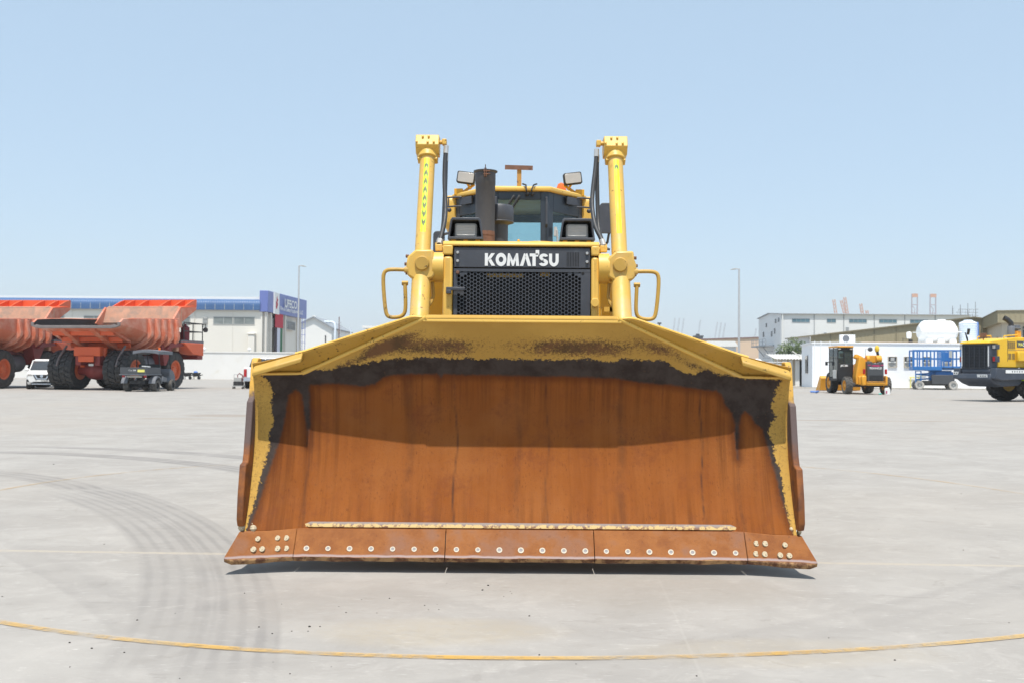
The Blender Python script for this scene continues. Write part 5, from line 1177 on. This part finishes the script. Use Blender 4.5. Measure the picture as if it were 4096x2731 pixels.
t1 = copy_tree(t2); t1['label'] = 'faded orange dump truck cut off by the left picture edge'; t1.location = (-33.4*K, 60.9*K, 0); t1.rotation_euler = (0, 0, R(-6))
# ---- white SUV ------------------------------------------------------
cr = thing('parked_car', 'white SUV parked facing the camera between the two dump trucks', 'car', (-28.9, 61.6, 0), R(21)); cr.scale = (.88, .88, .92)
def carsec(y, zb, hb, zm, hm, zt, ht): return [(-hb, y, zb), (hb, y, zb), (hm, y, (zb+zm)/2), (hm*.98, y, zm), (ht, y, zt), (-ht, y, zt), (-hm*.98, y, zm), (-hm, y, (zb+zm)/2)]
m = MB().loft([carsec(-2.3, .45, .75, .95, .85, 1.02, .70), carsec(-2.15, .32, .86, 1.0, .96, 1.13, .80), carsec(-1.2, .3, .92, 1.12, 1.0, 1.24, .84), carsec(1.6, .3, .92, 1.15, 1.0, 1.26, .86), carsec(2.4, .4, .9, 1.15, .98, 1.26, .86)]); m.build('body', M['carwhite'], cr, bevel=.04)
m = MB().loft([[(-.82, -1.25, 1.22), (.82, -1.25, 1.22), (.82, 2.3, 1.24), (-.82, 2.3, 1.24)], [(-.66, -.35, 1.86), (.66, -.35, 1.86), (.66, 1.7, 1.9), (-.66, 1.7, 1.9)]]); m.build('glasshouse', M['windowdark'], cr)
MB().loft([[(-.67, -.38, 1.85), (.67, -.38, 1.85), (.67, 1.75, 1.88), (-.67, 1.75, 1.88)], [(-.6, -.1, 1.98), (.6, -.1, 1.98), (.6, 1.5, 1.99), (-.6, 1.5, 1.99)]]).build('roof', M['carwhite'], cr, bevel=.03)
for s in (-1, 1):
    MB().tube([(s*.85, -1.25, 1.20), (s*.69, -.36, 1.88)], .04, 6).build('pillar', M['carwhite'], cr)
    MB().sphere((s*1.02, -.95, 1.28), .12, 10, 6, (1.2, .8, .8)).build('mirror', M['carwhite'], cr)
    MB().prism([(s*.92, .86), (s*.60, .84), (s*.55, .98), (s*.86, 1.02)], 'y', -2.30, -2.12).build('headlight', M['lens'], cr, bevel=.01)
    for y in (-1.35, 1.5): wheel(cr, mm(tyre(.40, .26, .24, 24, .01, .2, .5), 'wheel', M['tyre']) if y < 0 and s < 0 else bpy.data.meshes['wheel.001'], None, (s*.86, y, .40))
    MB().prism([(s*.92, .50), (s*.72, .48), (s*.74, .60), (s*.92, .66)], 'y', -2.29, -2.15).build('fog_lamp', M['black'], cr)
MB().prism([(-.55, .95), (-.36, .62), (.36, .62), (.55, .95)], 'y', -2.33, -2.2).build('grille', M['black'], cr, bevel=.01)
m = MB()
for s in (-1, 1): m.sheet([(s*.48, -2.345, .97), (s*.40, -2.345, .97), (s*.24, -2.345, .72), (s*.32, -2.345, .66)], (0, -1, 0), .015)
m.box(-.30, .30, -2.36, -2.345, .65, .72); m.build('chrome_trim', M['chrome'], cr, smooth=0)
MB().lathe([(.10, -2.36), (.10, -2.345)], (0, 0, .86), 'y', 16).build('badge', M['chrome'], cr)
MB().prism([(-.7, .34), (.7, .34), (.5, .50), (-.5, .50)], 'y', -2.34, -2.2).build('bumper_intake', M['black'], cr); MB().box(-.6, .6, -2.36, -2.3, .33, .38).build('skid_plate', M['chrome'], cr)
pl = MB().box(-.30, .30, -2.375, -2.36, .51, .62).build('number_plate', M['white'], cr); text('24749', M['black'], pl, (.12, -2.38, .565), .30, .08)
# ---- utility cart -----------------------------------------------------
ct = thing('utility_cart', 'dark grey open utility cart with cargo bed and soft canopy', 'utility cart', (-21.02, 56.6, 0), R(-4))
tc = mm(tyre(.335, .34, .17, 30, .012, .2, .5), 'wheel', M['tyredust']); rc = mm(rimmb(.17, .34, 1, .3, 5), 'rim', M['chassis']); rc2 = mm(rimmb(.17, .34, -1, .3, 5), 'rim', M['chassis'])
for s in (-1, 1):
    wheel(ct, tc, rc if s > 0 else rc2, (s*.78, 0, .335)); wheel(ct, tc, rc if s > 0 else rc2, (s*.72, 2.3, .335))
    MB().prism([(x_, z_) for x_, z_ in arc(0, .38, .50, R(10), R(170), 10)]+[(x_, z_) for x_, z_ in arc(0, .38, .42, R(170), R(10), 10)], 'x', s*.80-.19, s*.80+.19).build('fender', M['grey'], ct)
    MB().box(s*.74-.025, s*.74+.025, -1.05, .80, 1.0, 1.36).build('bed_side', M['greydark'], ct, bevel=.01)
    MB().tube([(s*.68, .85, .9), (s*.66, .75, 2.2)], .03, 8).build('canopy_post', M['black'], ct); MB().tube([(s*.68, 2.45, 1.1), (s*.66, 2.15, 2.22)], .03, 8).build('canopy_post', M['black'], ct)
    MB().prism(rrect(s*.62-.07, s*.62+.07, .80, .92, .02, 3), 'y', -.98, -.9).build('tail_light', M['redlens'], ct)
    MB().prism([(.9, .55), (1.5, .55), (1.55, .75), (.95, .85)], 'x', s*.78-.06, s*.78+.06).build('side_panel', M['grey'], ct, bevel=.02)
MB().box(-.76, .76, -1.10, -1.05, 1.0, 1.36).build('tailgate', M['greydark'], ct, bevel=.01)
MB().box(-.74, .74, -1.05, .8, .95, 1.0).build('bed_floor', M['greydark'], ct); MB().box(-.80, .80, -1.12, .82, .93, .99).build('bed_rail', M['grey'], ct)
text('Cy 08', M['white'], ct, (-.05, -1.105, 1.19), .42, .10); pl = MB().box(.26, .66, -1.12, -1.102, 1.10, 1.24).build('yellow_plate', M['platey'], ct)
MB().box(-.40, .44, -1.0, -.9, .80, .90).build('bumper_bar', M['kerb'], ct, bevel=.01)
MB().box(-.45, .45, -.6, 2.6, .42, .62).sphere((0.1, -.2, .38), .17, 10, 6).cyl((-.7, 0, .335), (.7, 0, .335), .06).build('chassis_frame', M['chassis'], ct)
MB().prism(rrect(-.62, .62, .85, 1.55, .08, 3), 'y', .95, 1.12).build('seat_back', M['black'], ct); MB().box(-.62, .62, 1.1, 1.6, .75, .95).build('seat_cushion', M['black'], ct, bevel=.04)
MB().prism([(2.0, .45), (2.95, .5), (3.0, .85), (2.7, 1.15), (2.3, 1.3), (2.15, 1.15), (2.2, .75), (2.0, .6)], 'x', -.72, .72).build('front_cowl', M['grey'], ct, bevel=.06)
MB().lathe([(.17, -.012), (.17, .012)], (-.3, 1.95, 1.32), 'y', 16).build('steering_wheel', M['black'], ct)
m = MB(); m.loft([[(x_, y_, 2.22-.10*(abs(x_)/.75)**2+.0) for x_ in np.linspace(-.76, .76, 9)]+[(x_, y_, 2.30+.10*(1-(abs(x_)/.76)**2)*f) for x_ in np.linspace(.76, -.76, 9)] for y_, f in ((.45, .6), (.7, 1), (1.2, .85), (1.7, 1), (2.2, .8), (2.45, .5))]); m.build('canopy', M['grey'], ct, smooth=50)
MB().obox((.25, 0, 1.42), (.5, .04, .05), (0, R(4), 0)).build('white_tube', M['white'], ct); MB().cyl((.4, 1.4, 2.36), (.4, 1.4, 2.52), .07, n=12).build('beacon', M['orangelamp'], ct)
# ---- small yard things on the left ----------------------------------
for i, (x, lb, blue) in enumerate(((-36.9, 'black wheelbarrow standing against the boundary wall, left of the pair', 0), (-35.9, 'black wheelbarrow with blue plastic in it against the boundary wall', 1))):
    wb = thing('wheelbarrow', lb, 'wheelbarrow', (x, 113.3, 0), 0, 'wheelbarrows')
    MB().loft([[(-.25, -.25, .35), (.3, -.25, .35), (.3, .25, .35), (-.25, .25, .35)], [(-.42, -.38, .75), (.45, -.38, .78), (.45, .38, .78), (-.42, .38, .75)]]).build('tray', M['chassis'], wb)
    for s in (-1, 1): MB().tube([(-.3, s*.2, 0), (-.25, s*.2, .35), (.3, s*.2, .4), (.7, s*.25, .55)], .03, 6).build('leg', M['chassis'], wb)
    MB().lathe([(.19, -.04), (.19, .04)], (.33, 0, .19), 'y', 12).build('wheel', M['tyre'], wb)
    if blue: tag(MB().sphere((0, 0, 0), .25, 8, 5, (1, .8, .7)).build('plastic_sheet', M['blueplastic'], smooth=0), 'crumpled blue plastic sheet lying in the right wheelbarrow', 'plastic sheet', loc=(x-.05, 113.3, .82))
tr = thing('tool_trolley', 'small white trolley carrying a black box and red hoses', 'trolley', (-17.95, 65.5, 0))
MB().box(-.38, .38, -.25, .25, .16, .22).build('deck', M['frame'], tr)
for x in (-.3, .3):
    for y in (-.2, .2): MB().lathe([(.08, -.025), (.08, .025)], (x, y, .08), 'x', 10).build('caster', M['tyre'], tr)
MB().box(-.3, .3, -.2, .2, .22, .48).build('battery_box', M['chassis'], tr, bevel=.02); MB().box(-.26, .22, -.16, .16, .48, .75).build('charger', M['frame'], tr, bevel=.02)
MB().tube([(-.36, .2, .2), (-.36, .2, .95), (.30, .2, .95), (.36, .2, .2)], .02, 6).build('handle', M['pole'], tr)
MB().tube([(.2, 0, .5), (.25, 0, .9), (.05, 0, 1.02), (-.08, 0, .9), (-.05, 0, .7)], .03, 6).tube([(.24, .05, .5), (.30, .05, .85), (.1, .05, .95)], .025, 6).build('red_hose', M['darkred'], tr)
pk = thing('pickup_truck', 'white pickup mostly hidden behind the left end of the blade', 'pickup', (-16.65, 66.4, 0), R(8))
MB().box(-1.08, 1.08, -.9, .95, .62, 1.42).build('cargo_bed', M['carwhite'], pk, bevel=.05); tg = MB().box(-.86, .86, -.96, -.905, .75, 1.38).build('tailgate', M['carwhite'], pk, bevel=.02)
text('TOYOTA', M['flagred'], tg, (0, -.965, 1.12), 1.0, .14)
MB().box(-1.06, 1.06, 1.0, 4.6, .55, 1.3).build('body', M['carwhite'], pk, bevel=.08); MB().loft([[(-1.0, 1.0, 1.3), (1.0, 1.0, 1.3), (1.0, 3.5, 1.3), (-1.0, 3.5, 1.3)], [(-.8, 1.2, 2.0), (.8, 1.2, 2.0), (.8, 2.6, 2.0), (-.8, 2.6, 2.0)]]).build('cab', M['windowdark'], pk, bevel=.03); MB().box(-.8, .8, 1.2, 2.6, 2.0, 2.06).build('roof', M['carwhite'], pk, bevel=.03)
for s in (-1, 1):
    MB().box(s*.97-.09, s*.97+.09, -.965, -.9, .80, 1.30).build('tail_light', M['redlens'], pk, bevel=.01)
    for y in (.1, 3.6): wheel(pk, bpy.data.meshes['wheel.001'], None, (s*.95, y, .42))
MB().box(-1.08, 1.08, -1.12, -.95, .50, .68).build('bumper', M['chrome'], pk, bevel=.03); MB().box(-.7, .7, -.8, 4.3, .35, .6).build('chassis_frame', M['chassis'], pk)
# ---- telehandler --------------------------------------------------------
th = thing('telehandler', 'orange and black telehandler with open cab parked rear towards the camera', 'telehandler', (22.75, 63.9, 0), R(-1))
tt = mm(tyre(.57, .42, .32, 18, .05, .45, .4), 'wheel', M['tyredust']); tf = mm(tyre(.70, .48, .38, 18, .05, .45, .4), 'wheel', M['tyre'])
for s in (-1, 1):
    rm_ = mm(rimmb(.32, .42, s, .3, 8), 'rim', M['jorange']); wheel(th, tt, rm_, (s*1.22, 0, .57), (0, 0, R(0) if s < 0 else 0))
    rm_ = mm(rimmb(.38, .48, s, .3, 8), 'rim', M['jorange']); wheel(th, tf, rm_, (s*1.20, 3.3, .70))
MB().box(-.6, .95, -.4, 3.9, .62, 1.15).build('chassis_frame', M['jorange'], th, bevel=.04); MB().cyl((-1.1, 0, .6), (1.1, 0, .6), .13).cyl((-1.1, 3.3, .7), (1.1, 3.3, .7), .14).build('axle', M['chassis'], th)
MB().prism([(-.75, .65), (.1, .65), (.1, 1.9), (-.25, 2.35), (-.5, 2.4), (-.75, 1.2)], 'y', -.25, .4).build('side_plate', M['jorange'], th, bevel=.03)
MB().prism([(-.14, .82), (.90, .82), (.90, 2.05), (.60, 2.08), (.55, 1.98), (.20, 1.98), (.15, 2.1), (-.14, 2.1)], 'y', -.62, -.1).build('engine_cover', M['greydark'], th, bevel=.04)
MB().box(-.02, .80, -.645, -.61, .86, 1.22).build('radiator_grille', M['black'], th); MB().prism([(.12, 1.78), (.66, 1.78), (.60, 1.88), (.18, 1.88)], 'y', -.64, -.622).build('stripe', M['magenta'], th); MB().box(-.12, .08, -.635, -.622, 1.83, 1.90).box(.70, .88, -.635, -.622, 1.83, 1.90).build('stripe', M['magenta'], th)
text('TELEHANDLER', M['white'], th, (.38, -.628, 1.68), .80, .13, bold=.02)
MB().box(-.22, .98, -.72, -.5, .58, .84).build('rear_bumper', M['jorange'], th, bevel=.04)
for x0, x1 in ((-.50, -.20), (.96, 1.14)): MB().box(x0, x1, -.68, -.1, .58, 1.20).build('ballast_pod', M['jorange'], th, bevel=.07)
for x in (-.40, .98): MB().box(x, x+.13, -.62, -.5, 1.30, 1.62).build('tail_light', M['redlens'], th, bevel=.02)
MB().tube([(-.2, -.75, 1.2), (-.2, -.78, .8), (.92, -.78, .8), (.95, -.75, 1.2)], .025, 6).build('rear_guard', M['chassis'], th)
for x0, x1 in ((-.06, .12), (.55, .90)): MB().lathe([(.25, x0), (.25, x1)], (0, -.1, 2.25), 'x', 18).build('boom_pivot', M['jorange'], th, bevel=.03)
MB().box(.12, .55, .05, .5, 2.0, 2.5).build('boom_throat', M['black'], th)
MB().prism([(-.1, 2.02), (4.6, 1.25), (4.6, 1.6), (-.1, 2.50)], 'x', .08, .58).build('boom', M['jorange'], th, bevel=.04); MB().prism([(4.5, 1.3), (5.3, .5), (5.3, .9), (4.6, 1.6)], 'x', .15, .5).build('boom_nose', M['jorange'], th, bevel=.03)
MB().obox((-.40, .35, 2.35), (.5, .5, .28), (0, R(25), 0)).build('tank_cover', M['jorange'], th, bevel=.05)
m = MB().prism([(5.2, .15), (6.3, .1), (5.9, .5), (5.3, 1.15), (5.0, 1.0)], 'x', -1.45, 1.35); m.build('bucket', M['jorange'], th, bevel=.03)
# cab on the left
cb = []
x0, x1, y0, y1, z0, z1 = -1.62, -.62, .75, 2.55, .95, 3.02
m = MB()
for (a, b) in ((x0, y0), (x1-.06, y0), (x0, y1), (x1-.06, y1)): m.box(a, a+.07, b-.035, b+.035, z0, z1)
m.box(x0, x1, y0-.04, y0+.04, z0, 1.95).box(x0+.07, x1-.06, y0-.035, y0+.035, 2.78, z1).box(x0+.002, x0+.06, y0+.9, y0+.98, z0, z1).box(x0, x1, y0+.04, y1, z0-.1, z0+.08).box(x1-.05, x1, y0+.04, y1, z0, 1.75).box(x0+.2, x1-.1, y1-.03, y1+.03, z0, 1.4)
cabt = m.build('cab', M['black'], th, bevel=.015)
MB().prism(rrect(x0-.02, x1+.02, 3.0, 3.10, .03, 3), 'y', y0-.12, y1+.1).build('cab_roof', M['jorange'], cabt, bevel=.03)
MB().box(x0+.07, x1-.06, y0+.01, y0+.02, 1.95, 2.78).box(x0+.02, x0+.03, y0+.05, y0+.9, 1.1, 2.95).box(x0+.02, x0+.03, y0+1.0, y1, 1.1, 2.95).box(x1-.03, x1-.02, y0, y1, 1.75, 2.95).build('cab_window', M['glass'], cabt)
MB().box(x0+.40, x0+.45, y0-.05, y0-.02, 1.97, 2.8).build('window_bar', M['black'], cabt)
MB().prism(rrect(x0+.25, x0+.70, 1.5, 2.35, .08, 3), 'y', y0+.5, y0+.65).prism(rrect(x0+.33, x0+.62, 2.40, 2.65, .06, 3), 'y', y0+.52, y0+.62).build('seat', M['greydark'], cabt)
MB().box(x0-.05, x0-.02, y0+.1, y0+.8, 1.0, 1.55).build('door', M['asbestos'], cabt, bevel=.02)
text('JCB', M['white'], cabt, (x0+.42, y0-.045, 1.82), .50, .15, bold=.04)
for x in (x0+.12, x1-.12): MB().sphere((x, y0-.06, 2.90), .09, 10, 6, (1.2, .4, .6)).build('work_light', M['lens'], cabt)
MB().tube([(x0, y0+1.6, 2.1), (x0-.25, y0+1.7, 2.0)], .03, 6).box(x0-.28, x0-.12, y0+1.66, y0+1.7, 1.85, 2.1).build('mirror', M['black'], cabt)
MB().tube([(-.02, .1, 2.4), (-.02, .1, 2.88), (.18, .1, 2.90)], .02, 6).build('mirror_arm', M['pole'], th); MB().sphere((.28, .1, 2.88), .16, 14, 8, (1, .35, .9)).build('round_mirror', M['greydark'], th)
MB().tube([(.82, .3, 1.9), (.86, .3, 2.45), (.80, .3, 2.75)], .09, 8).build('exhaust', M['black'], th); tag(MB().sphere((0, 0, 0), .22, 9, 6, (.7, .6, 1.1)).build('plastic_bag', M['bag'], smooth=0), 'yellow plastic bag tied over the exhaust of the telehandler', 'bag', loc=(23.55, 64.2, 2.90))
tag(MB().lathe([(.08, 0), (.085, .02), (.085, .5), (.04, .58), (.03, .62), (.001, .62)], n=12).build('extinguisher', M['darkred']), 'dark red fire extinguisher strapped beside the telehandler cab', 'extinguisher', loc=(22.28, 63.75, 1.55), rz=0).rotation_euler = (0, R(22), 0)
jc = thing('jerrycan', 'white plastic jerrycan on the ground by the telehandler rear wheel', 'jerrycan', (23.72, 62.9, 0))
MB().prism([(-.16, 0), (.16, 0), (.16, .36), (.05, .44), (-.12, .44), (-.16, .38)], 'y', -.1, .1).build('body', M['white'], jc, bevel=.03); MB().cyl((.08, 0, .42), (.08, 0, .48), .04, n=10).build('cap', M['white'], jc); MB().box(-.13, -.05, -.106, -.1, .08, .26).build('label_patch', M['magenta'], jc)
tag(MB().sphere((0, 0, 0), .08, 10, 6, (1.4, .8, .7)).build('bottle', pm('teal_bottle', (.08, .45, .38), .4)), 'small teal bottle lying under the telehandler', 'bottle', loc=(23.3, 63.0, .055))
m = MB()
for k in range(9): m.sphere((random.uniform(-.22, .22), random.uniform(-.1, .1), .07+random.uniform(0, .06)), random.uniform(.06, .11), 7, 5, (1.3, 1, .7))
tag(m.build('blue_rag', M['blueplastic'], smooth=0), 'crumpled blue rag on the ground beside the orange bucket', 'rag', loc=(20.15, 66.2, 0))
# ---- scissor lift -------------------------------------------------------
sl_ = thing('scissor_lift', 'blue scissor lift with folded railed platform and pale tyres', 'scissor lift', (35.9, 84.6, 0), R(-12))
ts = mm(tyre(.37, .32, .20, 18, .03, .45, .45), 'wheel', M['tyrepale'])
for s in (-1, 1):
    rs2 = mm(rimmb(.20, .32, s, .3, 6), 'rim', M['frame'])
    for x in (-1.45, 1.45): wheel(sl_, ts, mm(rimmb(.20, .32, -1, .3, 6), 'rim', M['frame']), (x*.92, s*.75, .37), (0, 0, PI/2))
MB().box(-1.6, 1.6, -.55, .55, .35, .75).build('chassis_frame', M['chassis'], sl_, bevel=.03)
for s in (-1, 1): MB().box(-.35, 1.45, s*.62-.14, s*.62+.14, .45, 1.25).build('side_box', M['greydark'], sl_, bevel=.03)
MB().box(.0, 1.4, -.5, .5, .75, 1.5).build('power_unit', M['blue'], sl_, bevel=.03)
for k in range(4):
    for s in (-1, 1):
        MB().obox((-.1, s*.35, .95+k*.22), (2.6, .08, .12), (0, R(5 if k % 2 else -5), 0)).build('scissor_arm', M['blue'], sl_)
m = MB()
for x in (-1.62, -1.2): m.box(x-.04, x+.04, -.72, -.64, .25, 1.6)
for k in range(6): m.box(-1.6, -1.2, -.72, -.66, .28+k*.25, .34+k*.25)
m.build('ladder', M['blue'], sl_)
MB().box(-1.85, 1.9, -.78, .78, 1.75, 1.82).build('platform_floor', M['chassis'], sl_); MB().box(-1.88, .45, -.82, .82, 1.62, 1.95).build('platform_skirt', M['blue'], sl_, bevel=.03); MB().box(.46, 1.95, -.76, .76, 1.68, 1.98).build('extension_skirt', M['blue'], sl_, bevel=.03)
m = MB()
for x in (-1.85, -1.5, -1.05, -.45, .15, .42, .6, 1.3, 1.92):
    for y in (-.78, .78): m.box(x-.05, x+.05, y-.045, y+.045, 1.9, 3.32)
for y in (-.78, .78):
    for z in (2.6, 3.28): m.box(-1.88, 1.95, y-.03, y+.03, z-.06, z+.06)
for x in (-1.85, 1.92):
    for z in (2.6, 3.28): m.box(x-.03, x+.03, -.78, .78, z-.04, z+.04)
m.build('guard_rail', M['blue'], sl_, smooth=0)
MB().box(-.4, 1.3, -.3, .45, .7, 1.6).build('scissor_stack', M['blue'], sl_)
MB().box(.75, 1.5, .70, .82, 2.4, 3.2).build('control_panel', M['blue'], sl_); MB().box(1.0, 1.25, -.86, -.80, 2.7, 3.25).build('hung_cloth', M['frame'], sl_)
# ---- wheel loader -------------------------------------------------------
wl = thing('wheel_loader', 'large yellow wheel loader seen from behind, cut off by the right picture edge', 'wheel loader', (24.35, 50.35, 0), R(-66))
tw_ = mm(tyre(1.0, .75, .52, 20, .07, .25, .62), 'wheel', M['tyre'])
for s in (-1, 1):
    rw_ = mm(rimmb(.52, .75, s, .25, 12), 'rim', M['lyellow'])
    wheel(wl, tw_, rw_, (s*.92, 1.85, 1.0)); wheel(wl, tw_, rw_, (s*.98, 5.3, 1.0), (.3, 0, 0))
m = MB().prism([(-1.45, 1.12), (-1.36, 1.40), (.9, 1.40), (.9, 1.1), (.6, .8), (-.6, .74), (-1.1, .9)], 'x', -1.02, 1.02); cw = m.build('counterweight', M['lnavy'], wl, bevel=.06)
for s in (-1, 1): MB().prism([(-1.38, 1.14), (-1.30, 1.66), (1.05, 1.66), (1.05, 1.12), (-.9, 1.05)], 'x', min(s*.90, s*1.30), max(s*.90, s*1.30)).build('side_step', M['lnavy'], wl, bevel=.04)
for c_, sz, rz in (((-1.10, -1.36, 1.40), (.34, .012), 0), ((.55, -1.425, 1.27), (.6, .012), 0)):
    b = MB().obox(c_, (sz[0], sz[1], .16), (R(10), 0, 0)).build('reflective_strip', M['white'], cw)
    for k in range(3): MB().obox((c_[0]-.08+k*.13, c_[1]-.008, c_[2]), (.06, .006, .06), (R(10), R(45), 0)).build('chevron', M['black'], cw)
MB().box(1.302, 1.31, -.7, .6, 1.42, 1.58).build('reflective_strip', M['white'], cw)
for k in range(5): MB().obox((1.313, -.25+k*.17, 1.5), (.006, .06, .06), (R(45), 0, 0)).build('chevron', M['black'], cw)
m = MB().prism([(-.86, 1.6), (.86, 1.6), (.84, 2.86), (-.84, 2.86)], 'y', -1.28, -.72).box(-.86, .86, -1.28, -.72, 1.402, 1.62); gd = m.build('grille_frame', M['lnavy'], wl, bevel=.06)
MB().box(-.72, .72, -1.292, -1.278, 1.66, 2.78).build('grille_void', M['dark'], gd)
for k in range(14): MB().box(-.72, .72, -1.32, -1.293, 1.70+k*.077, 1.715+k*.077).build('grille_slat', M['lnavy'], gd)
for k in range(5): MB().box(-.60+k*.3-.008, -.60+k*.3+.008, -1.335, -1.321, 1.66, 2.78).build('grille_bar', M['lnavy'], gd)
for s in (-1, 1):
    MB().box(s*.80-.025, s*.80+.025, -1.298, -1.282, 1.75, 2.75).build('reflective_tape', M['white'], gd)
    MB().box(s*.98-.12, s*.98+.12, -1.12, -.85, 1.95, 2.25).build('tail_light_box', M['lnavy'], wl, bevel=.02); MB().box(s*.98-.06, s*.98+.06, -1.135, -1.121, 2.0, 2.22).build('tail_light', M['redlens'], wl)
    MB().box(s*.98-.12, s*.98+.10, -1.1, -.82, 2.58, 2.82).build('lamp_box', M['lnavy'], wl, bevel=.02); MB().box(s*.98-.09, s*.98+.07, -1.115, -1.101, 2.62, 2.78).build('work_lamp', M['lens'], wl)
m = MB().prism([(-1.36, 2.86), (-1.36, 2.93), (-1.2, 2.99), (.4, 3.18), (2.3, 3.22), (2.3, 1.7), (-.72, 1.7), (-.72, 2.86)], 'x', -.88, .88); hd = m.build('hood', M['lyellow'], wl, bevel=.05)
for q in ((.05, .46, 2.72, 3.0, 4), ): pass
for k in range(4): MB().box(.882, .888, -.02+k*.13, .09+k*.13, 2.62, 2.98).build('louvre', pm('louvre_brown', (.25, .16, .04), .6) if k == 0 else MATS['louvre_brown'], hd)
for k in range(2): MB().box(.882, .888, .0+k*.26, .20+k*.26, 2.10, 2.40).build('louvre', MATS['louvre_brown'], hd)
MB().prism([(.5, 2.0), (1.5, 2.0), (1.5, 2.52), (.5, 2.52)], 'x', .882, 1.06).build('side_cover', M['lyellow'], hd, bevel=.05)
MB().box(.883, .892, -.06, -.04, 2.0, 3.05).build('panel_joint', M['lnavy'], hd); MB().box(.883, .887, .0, 2.2, 2.55, 2.57).build('panel_joint', M['khakidk'], hd)
MB().box(.882, .889, .60, 1.75, 2.70, 3.02).build('name_panel', M['lnavy'], hd); text('WA', M['platey'], hd, (.892, .84, 2.85), .36, .17, (PI/2, 0, PI/2), .04); text('500', M['white'], hd, (.892, 1.27, 2.86), .46, .22, (PI/2, 0, PI/2), .04)
MB().lathe([(.17, 3.1), (.17, 3.75), (.15, 3.78)], (.35, .85, 0), 'z', 18).build('muffler', M['grey'], wl); MB().tube([(.35, .85, 3.72), (.35, .85, 3.92), (.25, .72, 4.10), (.15, .58, 4.2)], .13, 14, cap=False).build('exhaust_elbow', M['chassis'], wl)
MB().lathe([(.1, 3.2), (.1, 3.6), (.24, 3.62), (.26, 3.7), (.2, 3.72), (.2, 3.84), (.001, 3.86)], (.1, 1.5, 0), 'z', 18).build('air_precleaner', M['grey'], wl); MB().box(-.08, .28, 1.35, 1.65, 3.2, 3.55).build('filter_bracket', M['jorange'], wl)
MB().tube([(.80, -.2, 3.10), (.78, -.18, 3.25), (.78, .75, 3.32), (.80, .8, 3.15)], .03, 8).tube([(-.80, -.2, 3.10), (-.78, -.18, 3.25), (-.78, .75, 3.32), (-.80, .8, 3.15)], .03, 8).build('hood_rail', M['lyellow'], wl)
MB().box(-.18, .18, -.72, -.66, 3.18, 3.40).cyl((0, -.69, 3.0), (0, -.69, 3.2), .03, n=6).build('rear_camera', M['rustpaint'], wl); MB().tube([(-.60, -1.1, 2.95), (-.75, -1.1, 3.45), (-.60, -1.1, 3.15), (-.60, -1.1, 2.95)], .025, 6).obox((-.55, -1.1, 3.48), (.06, .14, .3), (0, R(12), 0)).build('mirror', M['black'], wl)
MB().box(-.8, .8, 3.2, 4.8, 1.9, 4.2).build('cab', M['cabdark'], wl, bevel=.05); MB().box(-.5, .5, -.6, 6.0, .85, 1.4).build('main_frame', M['chassis'], wl); MB().cyl((-1.0, 1.85, 1.0), (1.0, 1.85, 1.0), .22).build('axle', M['chassis'], wl)
MB().prism([(4.6, 1.6), (7.3, .9), (7.3, 1.2), (4.6, 2.2)], 'x', -.6, .6).build('lift_arm', M['lyellow'], wl); MB().prism([(7.2, .05), (8.6, .05), (7.9, .5), (7.5, 1.4), (7.1, 1.2)], 'x', -1.5, 1.5).build('bucket', M['lyellow'], wl)
MB().box(.9, 1.05, .95, 1.15, .9, 1.5).build('step', M['lnavy'], wl); MB().box(1.0, 1.25, .75, .78, 1.05, 1.12).build('hose_tag', M['fluor'], wl)
# ================================================================== AIR
hz = MB().box(-3300, 3300, -40, 3300, -1.2, 158)
t = NT('air'); t.t.nodes.remove(t.b)
pv_ = t.n('VolumePrincipled'); pv_.inputs['Color'].default_value = (.97, .98, 1, 1); pv_.inputs['Density'].default_value = HAZE_D; pv_.inputs['Anisotropy'].default_value = 0.0
t.l(pv_.outputs[0], t.o.inputs['Volume'])
if HAZE_D > 0:
    o = hz.build('haze', t.m, smooth=0); o['kind'] = 'stuff'; o['label'] = 'thin pale dusty air over the yard'; o['category'] = 'haze'
